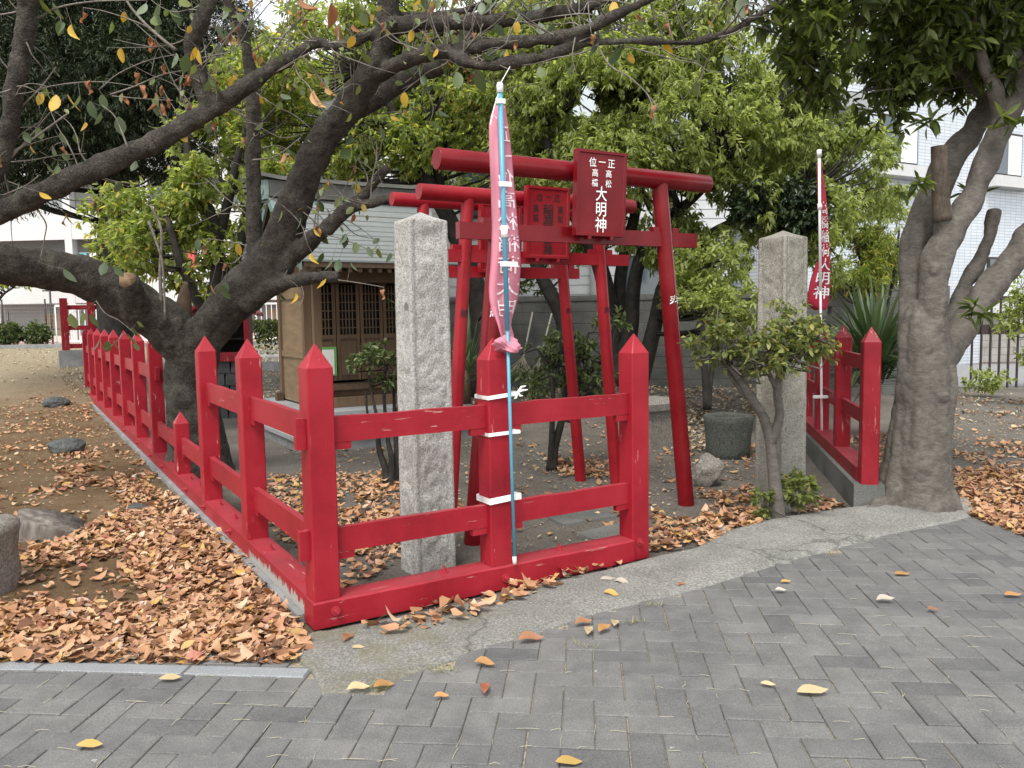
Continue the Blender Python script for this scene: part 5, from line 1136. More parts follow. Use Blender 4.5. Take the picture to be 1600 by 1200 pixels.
# light green trees behind the gates
crown_tree('broadleaf_tree', 'light green bushy tree with several dark stems behind the torii gates', [
    ((960, 600, 10.5, 20), (957, 540, 10.5, 15), (950, 470, 10.4, 14), (935, 410, 10.3, 12), (905, 350, 10.2, 10), (870, 280, 10.0, 8), (850, 200, 9.9, 5)),
    ((965, 600, 10.5, 18), (985, 520, 10.4, 12), (990, 450, 10.3, 11), (1005, 395, 10.2, 10), (1050, 340, 10.0, 8), (1110, 280, 9.9, 6), (1140, 200, 9.9, 4)),
    ((900, 600, 10.6, 14), (880, 500, 10.5, 13), (850, 440, 10.4, 11), (830, 390, 10.3, 9), (820, 330, 10.2, 7)),
    ((1000, 600, 10.5, 14), (1025, 500, 10.3, 12), (1040, 440, 10.2, 10), (1090, 380, 10.1, 8), (1160, 340, 10, 6), (1250, 310, 9.9, 4)),
    ((970, 560, 10.5, 10), (968, 450, 10.5, 10), (980, 380, 10.4, 9), (1000, 300, 10.3, 7), (1010, 180, 10.2, 5))],
    [(900, 170, 10.2, .85, .9, .65), (1010, 110, 10.3, .9, .9, .75), (1080, 210, 9.8, .85, .9, .6), (1180, 200, 9.9, .75, .8, .6), (960, 260, 9.8, .8, .8, .5), (1150, 320, 9.7, .7, .7, .45), (1240, 225, 9.9, .65, .8, .42), (840, 260, 10.3, .6, .7, .5), (1000, 340, 10.1, .7, .7, .32), (1110, 430, 9.4, .42, .5, .42), (1160, 480, 9.2, .3, .4, .3), (1330, 250, 10.2, .45, .6, .32), (1370, 300, 10.2, .35, .5, .22), (1090, 20, 10.3, .5, .8, .5), (1250, 90, 10.2, .6, .7, .6), (1290, 330, 9.6, .35, .4, .3), (1290, 400, 9.2, .2, .3, .3), (930, 20, 10.5, .9, .9, .7), (840, 90, 10.4, .7, .8, .6), (1150, 110, 10.0, .45, .6, .4), (1210, 170, 9.9, .5, .6, .4), (1060, 385, 10.0, .4, .5, .25), (1075, 450, 9.8, .28, .4, .25), (880, 380, 10.6, .4, .4, .2), (950, 130, 9.7, .8, .6, .5), (1290, 210, 10, .5, .6, .4)],
    7800, 15, 'leaf_light', 'bark_dark', .078, .37, .15, .85, -.10, 1.5, 1.0, .5, 6, group='trees behind the precinct')
crown_tree('broadleaf_tree', 'green tree with a leaning dark trunk between the shrine roof and the pink banner', [
    ((745, 620, 11.2, 22), (755, 540, 11.2, 19), (748, 470, 11.2, 18), (730, 410, 11.1, 15), (700, 340, 11.0, 13), (668, 283, 10.9, 12), (648, 235, 10.8, 10), (630, 205, 10.7, 7), (590, 190, 10.6, 4)),
    ((690, 320, 11.0, 9), (682, 250, 11.0, 8), (672, 210, 11.0, 7), (660, 140, 11, 6), (655, 60, 11, 4)), ((640, 225, 10.8, 6), (600, 150, 10.7, 5), (560, 110, 10.6, 3))],
    [(700, 150, 11, .8, .9, .7), (790, 130, 11, .8, .9, .8), (620, 130, 11.2, .8, .8, .55), (560, 200, 11.2, .7, .8, .45), (650, 230, 10.9, .55, .7, .3), (780, 250, 10.9, .5, .7, .4), (500, 110, 11.5, .8, .9, .55), (720, 30, 11, 1.0, 1, .6), (570, 20, 11.3, 1.0, 1, .6), (455, 200, 11.4, .55, .7, .4), (520, 260, 11.3, .5, .6, .3), (600, 60, 11.5, .9, .8, .5)],
    3000, 14, 'leaf_mid', 'bark_dark', .085, .42, .16, .6, .02, 1.5, 4.0, .4, 6, group='trees behind the precinct')
crown_tree('broadleaf_tree', 'thin leaved young tree behind the cherry trunk, left of the shrine', [
    ((318, 600, 10.2, 14), (325, 500, 10.2, 12), (340, 430, 10.2, 11), (330, 340, 10.1, 10), (300, 280, 10, 7), (290, 200, 10, 5)), ((335, 400, 10.2, 8), (360, 300, 10.1, 7), (375, 230, 10, 5)), ((325, 500, 10.2, 8), (285, 420, 10, 7), (262, 340, 10, 5)), ((345, 450, 10.2, 9), (370, 400, 10.3, 8), (385, 330, 10.3, 6))],
    [(260, 340, 10, .55, .6, .4), (330, 330, 10.1, .5, .7, .5), (210, 390, 9.9, .45, .6, .3), (300, 420, 10, .5, .6, .35), (370, 280, 10.2, .5, .7, .5), (430, 300, 10.4, .4, .6, .35), (340, 220, 10.3, .5, .6, .4), (180, 330, 10.2, .35, .5, .25), (420, 130, 10.8, .6, .7, .5)],
    1250, 11, 'leaf_mid', 'bark_dark', .085, .45, .16, .55, .0, 1.9, 9.0, .2, 6, group='trees behind the precinct')
crown_tree('broadleaf_tree', 'pale green tree farthest back, filling the gaps above the shrine roof', [((560, 560, 15, 16), (565, 400, 15, 14), (580, 250, 15, 10), (600, 100, 15, 6)), ((565, 400, 15, 8), (500, 250, 15, 6), (460, 120, 15, 4)), ((580, 250, 15, 8), (700, 160, 15, 5), (800, 100, 15, 3))],
    [(430, 120, 15, 1.1, .9, .8), (540, 90, 15, 1.3, 1, .9), (660, 110, 15, 1.3, 1, .9), (480, 240, 15, 1.0, .9, .6), (600, 230, 15, 1.1, .9, .6), (780, 120, 15.2, 1.3, 1, 1.0), (720, 250, 15.2, 1.0, .8, .6), (370, 200, 15.2, .8, .8, .7), (330, 330, 15, .7, .7, .5), (870, 250, 15.3, 1.0, .8, .7), (250, 400, 15, .8, .6, .5)],
    2000, 13, 'leaf_light', 'bark_dark', .11, .45, .2, .6, -.02, 1.4, 12.0, .4, 6, group='trees behind the precinct', branch_step=14)
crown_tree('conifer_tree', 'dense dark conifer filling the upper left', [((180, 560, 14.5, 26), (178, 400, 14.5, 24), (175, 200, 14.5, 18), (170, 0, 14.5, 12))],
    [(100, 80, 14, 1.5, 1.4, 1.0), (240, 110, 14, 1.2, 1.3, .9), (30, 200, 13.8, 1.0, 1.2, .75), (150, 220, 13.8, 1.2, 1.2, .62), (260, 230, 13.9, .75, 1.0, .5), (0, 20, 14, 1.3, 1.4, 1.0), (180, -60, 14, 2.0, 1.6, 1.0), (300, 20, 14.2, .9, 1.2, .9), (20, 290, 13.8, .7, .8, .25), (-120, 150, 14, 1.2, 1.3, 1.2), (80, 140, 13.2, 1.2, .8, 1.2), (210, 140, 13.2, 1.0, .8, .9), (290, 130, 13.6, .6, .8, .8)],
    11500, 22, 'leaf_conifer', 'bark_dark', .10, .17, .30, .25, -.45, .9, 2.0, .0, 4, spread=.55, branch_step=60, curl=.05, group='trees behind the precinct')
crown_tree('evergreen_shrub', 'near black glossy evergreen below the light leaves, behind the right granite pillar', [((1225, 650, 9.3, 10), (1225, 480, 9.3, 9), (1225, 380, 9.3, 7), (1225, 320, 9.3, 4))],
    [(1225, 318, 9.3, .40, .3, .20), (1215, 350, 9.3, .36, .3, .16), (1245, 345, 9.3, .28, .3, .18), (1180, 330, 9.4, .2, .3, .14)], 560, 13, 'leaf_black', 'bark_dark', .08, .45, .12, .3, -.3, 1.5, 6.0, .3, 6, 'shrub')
crown_tree('slender_shrub', 'airy bamboo leaved shrub in front of the tiled wall', [((1345, 600, 11.8, 4), (1350, 480, 11.8, 3.5), (1362, 400, 11.8, 3), (1380, 320, 11.8, 2)), ((1370, 600, 11.8, 4), (1365, 480, 11.8, 3), (1340, 390, 11.8, 2.5), (1330, 330, 11.8, 2)), ((1360, 590, 11.8, 3), (1395, 440, 11.8, 2.5), (1405, 360, 11.8, 1.5))],
    [(1345, 400, 11.8, .4, .3, .34), (1370, 350, 11.8, .35, .3, .4), (1330, 430, 11.8, .35, .3, .2), (1395, 400, 11.8, .25, .3, .4), (1350, 440, 11.7, .5, .3, .12)], 900, 9, 'leaf_mid', 'bark_dark', .085, .24, .2, .5, -.1, 2.2, 7.0, .1, 6, 'shrub', branch_step=6)
crown_tree('garden_bush', 'bright leaved bush at the right edge in front of the bar gate', [((1610, 600, 11.5, 4), (1605, 540, 11.5, 3), (1600, 470, 11.5, 2))], [(1600, 500, 11.5, .3, .3, .35), (1625, 470, 11.5, .4, .3, .4), (1610, 560, 11.5, .2, .3, .18)], 200, 10, 'leaf_light', 'bark_dark', .07, .4, .12, .3, -.1, 2, 1.0, .1, 6, 'shrub', branch_step=7)
crown_tree('weed_plant', 'small green weed growing at the foot of the bar gate', [], [(1540, 595, 12.9, .32, .2, .16)], 50, 9, 'leaf_light', 'bark_dark', .08, .45, .1, .2, -.5, 2, 3.0, .1, 6, 'weed')
for x, Y, lab in ((15, 30.0, 'rounded grey green bush at the far left edge'), (57, 30.3, 'rounded bush behind the mesh fence, right of the edge bush')):
    crown_tree('round_bush', lab, [], [(x, 522, Y, .44, .45, .36)], 200, 10, 'leaf_azalea', 'bark_dark', .12, .5, .12, .1, -.6, 2, x*1.0, .3, 4, 'bush', 'bushes by the mesh fence')
crown_tree('street_tree', 'small green street tree beyond the mesh fence', [((-10, 480, 34, 2.5), (5, 460, 34, 2), (20, 450, 34, 1.5))], [(10, 440, 34, 1.2, .9, .5), (-40, 430, 34, 1.5, 1, .6)], 260, 10, 'leaf_mid', 'bark_dark', .16, .5, .25, .2, -.1, 1, 2.0, .2, 4)
crown_tree('small_shrub_tree', 'small leaning shrub with light leaves in front of the right granite pillar', [
    ((1215, 820, 5.36, 14), (1212, 770, 5.36, 10.5), (1207, 720, 5.36, 9), (1204, 690, 5.36, 8.5), (1192, 650, 5.34, 7.5), (1172, 620, 5.3, 7), (1150, 585, 5.26, 5), (1120, 550, 5.2, 3)), ((1204, 695, 5.36, 8), (1218, 650, 5.33, 7), (1214, 610, 5.3, 6), (1225, 560, 5.25, 4), (1250, 520, 5.2, 2.5)), ((1180, 630, 5.3, 5), (1150, 600, 5.35, 4), (1125, 555, 5.4, 3)), ((1214, 610, 5.3, 4), (1190, 560, 5.25, 3.5), (1170, 510, 5.2, 2.5))],
    [(1170, 520, 5.25, .26, .24, .15), (1220, 505, 5.25, .22, .24, .13), (1120, 540, 5.25, .16, .2, .10), (1255, 530, 5.2, .18, .2, .12), (1205, 555, 5.2, .26, .22, .11), (1150, 490, 5.3, .18, .2, .08), (1285, 545, 5.2, .08, .12, .06)], 330, 8, 'leaf_shrub', 'bark_grey', .042, .56, .07, .25, -.12, 3.2, 8.0, .1, 6, 'shrub', branch_step=4)
for x, y, Y, r_, n_, lab in ((1248, 768, 5.45, .10, 34, 'low leafy sucker at the right foot of the shrub by the granite pillar'), (1193, 782, 5.33, .05, 12, 'tiny tuft of green leaves left of the shrub stem')):
    crown_tree('sucker_shoots', lab, [((x, y+40, Y, 2), (x, y+10, Y, 1.6), (x+3, y-10, Y, 1))], [(x, y, Y, r_, r_, r_*1.1)], n_, 8, 'leaf_shrub', 'bark_grey', .05, .6, .04, .1, -.6, 3, 1.0, .1, 6, 'shoots', branch_step=3)
crown_tree('azalea_bush', 'thin stemmed azalea bush in front of the wooden shrine', [
    ((608, 765, 6.8, 13), (603, 735, 6.8, 6), (592, 700, 6.8, 4.5), (590, 660, 6.75, 3), (582, 620, 6.75, 2.2), (575, 580, 6.75, 1.6)), ((610, 765, 6.8, 8), (612, 720, 6.8, 5), (605, 680, 6.8, 3.5), (600, 610, 6.8, 2.5), (605, 570, 6.8, 1.6)), ((612, 765, 6.82, 8), (620, 720, 6.85, 5), (617, 660, 6.9, 3.5), (615, 600, 6.9, 2.2)), ((614, 760, 6.85, 8), (625, 700, 6.95, 4), (622, 640, 7.0, 3), (628, 590, 7, 2)), ((592, 690, 6.8, 2.5), (575, 650, 6.8, 2), (572, 610, 6.8, 1.5))],
    [(590, 558, 6.75, .19, .18, .09), (565, 566, 6.75, .10, .1, .06), (618, 545, 6.85, .14, .15, .08), (606, 590, 6.8, .10, .12, .05)], 66, 9, 'leaf_azalea', 'bark_dark', .05, .5, .05, .1, -.4, 3, 2.0, .1, 6, 'shrub', branch_step=3)
crown_tree('azalea_bush', 'forked shrub with sparse leaves between the two right torii posts and the fence', [
    ((862, 735, 7.35, 10), (866, 700, 7.35, 7), (878, 655, 7.35, 5.5), (884, 610, 7.4, 4), (905, 560, 7.4, 3), (920, 520, 7.4, 2)), ((860, 735, 7.35, 6), (862, 680, 7.3, 4.5), (864, 610, 7.3, 3.5), (855, 570, 7.3, 2.5), (840, 545, 7.3, 2)), ((878, 655, 7.35, 3), (900, 655, 7.35, 2), (930, 600, 7.4, 1.6)), ((864, 610, 7.3, 3), (875, 560, 7.35, 2.5), (880, 520, 7.4, 2)), ((884, 610, 7.4, 3), (915, 590, 7.5, 2.5), (945, 560, 7.5, 1.6))],
    [(880, 540, 7.4, .25, .2, .16), (930, 545, 7.45, .22, .2, .14), (845, 545, 7.3, .12, .15, .08), (920, 590, 7.4, .22, .2, .12), (950, 510, 7.5, .16, .2, .12), (865, 580, 7.3, .15, .15, .08)], 170, 7, 'leaf_azalea', 'bark_dark', .06, .5, .06, .2, -.15, 3, 5.0, .1, 6, 'shrub', branch_step=3)
crown_tree('wispy_shrub', 'wispy branch with small dark leaves hanging by the white house', [((745, 500, 10.8, 4), (790, 455, 10.8, 3), (820, 440, 10.8, 2), (850, 430, 10.8, 1.2))], [(840, 445, 10.8, .22, .2, .12), (800, 450, 10.8, .15, .2, .08)], 45, 8, 'leaf_dark', 'bark_dark', .06, .45, .08, .3, -.3, 2, 5.0, .1, 6, 'shrub', branch_step=3)
crown_tree('ground_shrub', 'low leafy shrubs growing along the foot of the block wall', [], [(780, 600, 11.5, .8, .5, .25), (700, 590, 11.8, .6, .5, .25), (880, 600, 12.2, .7, .5, .2)], 220, 9, 'leaf_azalea', 'bark_dark', .07, .45, .1, .2, .05, 2, 5.0, .1, 6, 'shrub')
crown_tree('dwarf_tree', 'thin dark stemmed shrub by the stone basin', [((1105, 640, 8.8, 7), (1103, 600, 8.8, 6), (1098, 540, 8.8, 4.5), (1100, 490, 8.8, 3)), ((1106, 640, 8.8, 5), (1112, 580, 8.85, 4), (1125, 520, 8.9, 3))], [(1110, 480, 8.9, .3, .3, .2)], 100, 9, 'leaf_light', 'bark_dark', .06, .42, .1, .4, -.1, 2, 4.0, .1, 6, 'shrub', branch_step=4)

def blade_plant(name, c, n, L, wd, label, cat, up=.9, seed=1, mat='leaf_yucca', splay=1.0):
    rr = random.Random(seed); t = empty(name, tuple(c), 0, label, cat); V = []; Fc = []
    for i in range(n):
        a = rr.uniform(0, 2*pi); el = rr.uniform(.05, 1.35)*up; l = L*rr.uniform(.7, 1.1); d = np.array([cos(a)*cos(el)*splay, sin(a)*cos(el)*splay, sin(el)]); s_ = np.cross(d, [0, 0, 1]); s_ /= np.linalg.norm(s_)+1e-6; w_ = wd*rr.uniform(.7, 1.2); b0 = np.array([rr.gauss(0, .04), rr.gauss(0, .04), rr.uniform(-.1, .25)]); o = len(V); m_ = 6
        for k in range(m_+1):
            q = k/m_; p = b0+d*l*q+np.array([0, 0, -.28*l*q**2.5*(1.35-el)]); ww = w_*(.5+1.1*q if q < .45 else 1.0*(1-q)/.55+.02); V += [tuple(p-s_*ww/2+[0, 0, .12*ww]), tuple(p), tuple(p+s_*ww/2+[0, 0, .12*ww])]
        for k in range(m_): Fc += [(o+3*k+j, o+3*k+j+1, o+3*k+j+4, o+3*k+j+3) for j in (0, 1)]
    o = np_mesh('blades', V, Fc, mat, t, 4, True); o['kind'] = 'stuff'
    MB().tube([(0, 0, -.3), (0, 0, .2)], [.06, .05], 8).build('stem', 'bark_brown', t, True); return t
blade_plant('yucca_plant', at(1365, 590, 8.6)+[0, 0, 0], 230, .95, .055, 'big spiky yucca behind the right red fence', 'yucca', 1.0, 2)
blade_plant('palm_plant', at(728, 590, 9.3), 46, .70, .03, 'fan of narrow palm leaves behind the left torii posts', 'palm', 1.0, 6)
blade_plant('palm_plant', at(632, 500, 8.4), 16, .35, .02, 'tuft of narrow leaves at the left edge of the near granite pillar', 'palm', 1.1, 9)

# ================================================================== BANNERS
def pv(x, y, v):   # point where the photo ray meets the vertical plane v = const of the precinct
    d = ray(x, y); c = np.array([0, 0, CAMH]); k = ((PC+LV*v-c)@LV)/(d@LV); return c+d*k
def banner_pink():
    VV = -.10; base = pv(804, 878, VV); top = pv(781, 133, VV)
    s = empty('nobori_banner', tuple(base), 0, 'faded pink banner with white lettering on a light blue pole tied to the red fence', 'banner')
    B0 = base; ax = (top-base); f = lambda t: ax*t
    mid = .62
    MB().tube([f(.0), f(.535)], .0085, 10).build('lower_pole', 'pole_blue', s, True); MB().tube([f(.50), f(.99)], .0125, 12).build('upper_pole', 'pole_blue', s, True)
    MB().tube([f(-.004), f(.012)], .0105, 10).build('foot_cap', 'cap_white', s, True); MB().tube([f(.985), f(1.0), f(1.005)], [.0165, .0165, .012], 12).build('top_cap', 'cap_white', s, True); MB().tube([f(.692), f(.716)], .0175, 12).build('collar', 'cap_white', s, True)
    # cloth outline measured against the pole; folds run in depth behind the pole
    rows = [(165, 773, 789), (180, 767, 791), (197, 764, 794), (240, 765, 799), (288, 767, 803), (320, 768, 806), (357, 769, 809), (385, 768, 812), (411, 767, 813), (435, 765, 812), (453, 764, 811), (470, 765, 808), (484, 768, 804), (497, 774, 800), (507, 778, 798), (516, 780, 800), (523, 782, 803), (530, 784, 802), (535, 784, 800)]
    VB = VV+.035; nx = 16; V = []
    ys = np.array([r[0] for r in rows], float); yy = np.linspace(165, 535, 70); li = np.interp(yy, ys, [r[1] for r in rows]); ri = np.interp(yy, ys, [r[2] for r in rows])
    def surf(sx, y):
        a, b_ = np.interp(y, yy, li), np.interp(y, yy, ri); px_ = a+(b_-a)*sx; t = (y-165)/370; dep = .05*(4*(sx-.5)**2)+.014*sin(sx*9+t*5)+.010*sin(sx*4-t*9)+(.06*sin((sx-.3)*4) if y > 480 else 0)*min(1, (y-480)/30 if y > 480 else 0)
        return pv(px_, y, VB+dep)-B0
    for y in yy:
        for i in range(nx+1): V.append(surf(i/nx, y))
    k = nx+1; Fc = [(j*k+i, j*k+i+1, (j+1)*k+i+1, (j+1)*k+i) for j in range(len(yy)-1) for i in range(nx)]
    cl = np_mesh('cloth', V, Fc, 'cloth_pink_faded', s, 4, True); so_ = cl.modifiers.new('t', 'SOLIDIFY'); so_.thickness = .002
    # knotted tail
    mb = MB(); c0 = pv(795, 528, VB); rings = []
    for i in range(22):
        t = i/21; c = pv(794-10*sin(t*3.0)*(1-t)+2*t, 526+22*t, VB-.02)-B0; wv = .018+.050*sin(min(1, t*1.25)*pi*.62); ring = []
        for kk in range(24):
            a = 2*pi*kk/24; rr_ = 1+.22*sin(a*3+t*7)+.12*sin(a*7-t*11); ring.append(c+FU*cos(a)*wv*rr_+LV*sin(a)*wv*.55*rr_+np.array([0, 0, .012*sin(a*2+1)]))
        rings.append(ring)
    mb.loft(rings).build('knotted_tail', 'cloth_pink_faded', s, True)
    for i, ch in enumerate('正一位高松稲荷大明'):   # mirrored: the cloth is seen from behind
        v, fcs = glyph(ch, .008); me = bpy.data.meshes.new('character')
        me.from_pydata([tuple(surf(min(.98, max(.02, .60-p[0]*.80)), 210+i*34-p[1]*29)-LV*.006) for p in v], [], fcs); me.update(); link('character', me, 'letter_faded', cl)
    # loops holding the cloth to the pole
    for y, x0_, x1_, sl in ((287, 783, 800, 0), (412, 785, 809, 0), (157, 778, 790, 0)):
        a, b_ = pv(x0_-3, y, VV-.016)-B0, pv(x1_, y+1, VV-.004)-B0; up_ = np.array([0, 0, .012]); mb = MB(); mb.loft([[a-up_, a+up_, a+up_+LV*.004, a-up_+LV*.004], [(a+b_)/2-up_-LV*.004, (a+b_)/2+up_-LV*.004, (a+b_)/2+up_+LV*.001, (a+b_)/2-up_+LV*.001], [b_-up_, b_+up_, b_+up_+LV*.003, b_-up_+LV*.003]]); mb.build('loop', 'letter_white', s)
    # strings: top loop and three ties round the post
    q = [pv(781, 132, VV)-B0, pv(789, 118, VV)-B0, pv(797, 104, VV)-B0]; MB().tube(q, .0022, 5).build('string', 'white_string', s); q = [pv(779, 145, VV)-B0, pv(772, 168, VV)-B0, pv(766, 195, VV)-B0, pv(770, 176, VV)-B0, pv(776, 185, VV)-B0]; MB().tube(q, .003, 5).build('string', 'white_string', s)
    o_ = W(.9213, 0)-B0
    for z, th, lean in ((.995, .010, .015), (.805, .009, .006), (.468, .016, .012)):
        h = .069; pts = [o_+FU*a+LV*b_+np.array([0, 0, z+lean*a*6]) for a, b_ in ((-h, -h), (0, -h-.004), (h, -h-.010), (h+.035, -h-.02), (h+.03, -h+.02), (h, -h+.05), (h, h), (-h, h), (-h, -h))]
        mb = MB(); rings = [[p_+np.array([0, 0, th]), p_+np.array([0, 0, -th]), p_*1+np.array([0, 0, -th])+LV*.003, p_+np.array([0, 0, th])+LV*.003] for p_ in pts]; mb.loft(rings, False); mb.build('tie', 'white_string', s)
        if z > .9:
            kx = o_+FU*(h+.02)+LV*(-h-.022)+np.array([0, 0, z+.015])
            for e in ((.05, .03), (.06, .01), (-.02, -.03), (.03, -.02)): MB().tube([kx, kx+FU*e[0]*.5+np.array([0, 0, e[1]*.9]), kx+FU*e[0]+np.array([0, 0, e[1]])], [.005, .006, .003], 6).build('bow', 'white_string', s)
banner_pink()
def banner_red():
    b = at(1284, 668, 7.35); top = at(1280, 234, 7.35); s = empty('nobori_banner', tuple(b), 0, 'deep red flag with white lettering on a slim white pole behind the right granite pillar', 'banner')
    ax = top-b; MB().tube([ax*-.01, ax*.55], .0105, 10).build('lower_pole', 'pole_white', s, True); MB().tube([ax*.5, ax*.985], .0125, 10).build('upper_pole', 'pole_white', s, True); MB().tube([ax*.975, ax], .021, 10).build('top_cap', 'cap_white', s, True); MB().tube([ax*.79, ax*.81], .020, 10).build('collar', 'cap_white', s, True)
    rows = [(255, 1276, 1283), (300, 1277, 1290), (330, 1279, 1293), (370, 1279, 1295), (405, 1279, 1297), (420, 1272, 1297), (440, 1266, 1297), (460, 1262, 1296), (475, 1261, 1294), (484, 1272, 1291)]
    yy = np.linspace(255, 484, 46); li = np.interp(yy, [r[0] for r in rows], [r[1] for r in rows]); ri = np.interp(yy, [r[0] for r in rows], [r[2] for r in rows]); nx = 12
    def surf(sx, y):
        a, c = np.interp(y, yy, li), np.interp(y, yy, ri); return at(a+(c-a)*sx, y, 7.37+.10*(4*(sx-.5)**2)+.012*sin(y*.08+sx*5))-b
    V = [surf(i/nx, y) for y in yy for i in range(nx+1)]; k = nx+1; Fc = [(j*k+i, j*k+i+1, (j+1)*k+i+1, (j+1)*k+i) for j in range(len(yy)-1) for i in range(nx)]
    cl = np_mesh('cloth', V, Fc, 'cloth_flag_red', s, 4, True); so_ = cl.modifiers.new('t', 'SOLIDIFY'); so_.thickness = .002
    for i, ch in enumerate('高橋稲荷大明神'):
        v, fcs = glyph(ch, .008); me = bpy.data.meshes.new('character')
        me.from_pydata([tuple(surf(min(.99, max(.01, .6+p[0]*.8)), 325+i*22-p[1]*21)+np.array([0, -.008, 0])) for p in v], [], fcs); me.update(); link('character', me, 'letter_white', cl)
    for y in (548, 620):
        p = at(1282, y, 7.33)-b; MB().box(p, (.12, .05, .022)).build('tie', 'white_string', s)
banner_red()

# ================================================================== FALLEN LEAVES
def litter(name, label, mat, regions, seed, lscale=1.0):
    rg = np.random.default_rng(seed); Ps = []
    for fn, n in regions: Ps.append(fn(rg, n))
    P = np.vstack(Ps); n = len(P); rows = [(0, .05), (.2, .36), (.48, .5), (.78, .38), (1, .03)]
    yaw = rg.random(n)*2*pi; L = (.036+.050*rg.random(n)**1.5)*lscale; asp = .50+.15*rg.random(n); cup = rg.normal(size=n)*.30; bend = np.abs(rg.normal(size=n))*.35; tx = rg.normal(size=n)*.20; twist = rg.normal(size=n)*.6; ty = rg.normal(size=n)*.22
    V = np.zeros((n, 15, 3))
    for i, (t, w_) in enumerate(rows):
        for j, sg in enumerate((-1, 0, 1)):
            x = (t-.5)*L; y = sg*w_*asp*L; z = cup*abs(sg)*w_*L+bend*L*(t-.5)**2*1.6+twist*sg*w_*(t-.5)*L
            z2 = z+tx*x+ty*y; V[:, i*3+j, 0] = x*np.cos(yaw)-y*np.sin(yaw); V[:, i*3+j, 1] = x*np.sin(yaw)+y*np.cos(yaw); V[:, i*3+j, 2] = z2
    V[:, :, 2] -= np.minimum(V[:, :, 2].min(1), 0)[:, None]*.8; V += P[:, None]
    fc = np.array([[3*i+j, 3*i+j+1, 3*i+j+4, 3*i+j+3] for i in range(4) for j in (0, 1)]); Fc = (np.arange(n)[:, None, None]*15+fc[None]).reshape(-1, 4)
    o = np_mesh(name, V.reshape(-1, 3), Fc, mat, None, 4, True); return tag(o, label, 'leaves', None, 'stuff')
def scat(poly, zr=.03, keep=None, gamma=1.0):
    pts = np.array([gnd(*p)[:2] for p in poly]); lo, hi = pts.min(0), pts.max(0)
    def inside(Q):
        c = np.zeros(len(Q), bool); m_ = len(pts)
        for i in range(m_):
            a, b_ = pts[i], pts[(i+1) % m_]; k = (a[1] > Q[:, 1]) != (b_[1] > Q[:, 1]); c ^= k & (Q[:, 0] < (b_[0]-a[0])*(Q[:, 1]-a[1])/(b_[1]-a[1]+1e-12)+a[0])
        return c
    def fn(rg, n):
        out = np.zeros((0, 3))
        while len(out) < n:
            Q = lo+rg.random((n*3, 2))*(hi-lo); Q = Q[inside(Q)]
            if keep is not None: Q = Q[np.array([noise.noise(Vector((q[0]*1.9, q[1]*1.9, keep[1]))) > keep[0] for q in Q], bool)] if len(Q) else Q
            z = np.array([gz(*q) for q in Q]) if len(Q) else np.zeros(0); out = np.vstack([out, np.column_stack([Q, z+.008+zr*rg.random(len(Q))**1.6])])
        return out[:n]
    return fn
litter('leaf_litter', 'drift of fallen orange brown leaves on the soil left of the fence corner', 'litter', [
    (scat([(-120, 965), (20, 945), (60, 940), (150, 948), (250, 945), (330, 935), (400, 940), (470, 990), (478, 1012), (462, 1036), (-160, 1036)], .03), 2900), (scat([(230, 800), (330, 825), (385, 870), (470, 975), (470, 1000), (350, 980), (240, 940), (190, 890), (200, 840)], .03), 2100),
    (scat([(30, 870), (90, 850), (180, 800), (260, 810), (250, 920), (180, 870), (100, 885), (40, 895)], .04), 900), (scat([(180, 740), (270, 770), (330, 830), (200, 830)], .015), 500), (scat([(-100, 640), (150, 620), (220, 700), (290, 780), (200, 800), (-150, 800)], .008, (-.25, 3.3)), 1300), (scat([(0, 690), (220, 700), (270, 770), (60, 790)], .008, (.1, 5)), 380),
    (scat([(-150, 800), (150, 800), (60, 950), (-150, 950)], .01), 180), (scat([(60, 880), (240, 880), (260, 945), (60, 945)], .006), 60)], 3)
litter('leaf_litter', 'dry leaves scattered inside the precinct behind the near granite pillar and along the fence', 'litter', [
    (scat([(420, 745), (620, 740), (640, 770), (600, 830), (545, 880), (400, 830)], .03, (-.2, 7)), 950), (scat([(560, 765), (700, 755), (740, 790), (650, 860), (570, 880)], .03, (-.1, 1)), 330), (scat([(530, 850), (620, 840), (620, 880), (535, 930)], .03), 110),
    (scat([(845, 712), (960, 722), (962, 748), (880, 745)], .025), 240), (scat([(1020, 800), (1085, 815), (1150, 828), (1120, 850), (1018, 862)], .035), 260), (scat([(1090, 805), (1195, 795), (1200, 825), (1110, 835)], .045), 260), (scat([(1085, 768), (1180, 760), (1180, 790), (1120, 790)], .03, (-.05, 2)), 110), (scat([(1230, 790), (1290, 770), (1320, 790), (1240, 808)], .02), 70),
    (scat([(430, 700), (1180, 700), (1180, 800), (1020, 860), (560, 880)], .006, (-.25, 4)), 330), (scat([(1160, 700), (1200, 690), (1185, 740), (1160, 725)], .03), 60), (scat([(700, 640), (1180, 640), (1180, 700), (640, 700)], .006, (-.2, 9)), 330)], 5)
litter('leaf_litter', 'red brown leaves carpeting the ground right of the grey trunk', 'litter', [
    (scat([(1488, 735), (1660, 730), (1700, 845), (1600, 832), (1520, 808), (1495, 785)], .035), 1700), (scat([(1490, 690), (1700, 690), (1680, 745), (1490, 740)], .010, (-.15, 5)), 300), (scat([(1280, 680), (1400, 680), (1390, 780), (1375, 790)], .03), 420), (scat([(1480, 620), (1700, 630), (1700, 700), (1480, 700)], .005, (0, 2)), 240), (scat([(1500, 800), (1610, 825), (1660, 860), (1540, 818)], .03), 130)], 7)
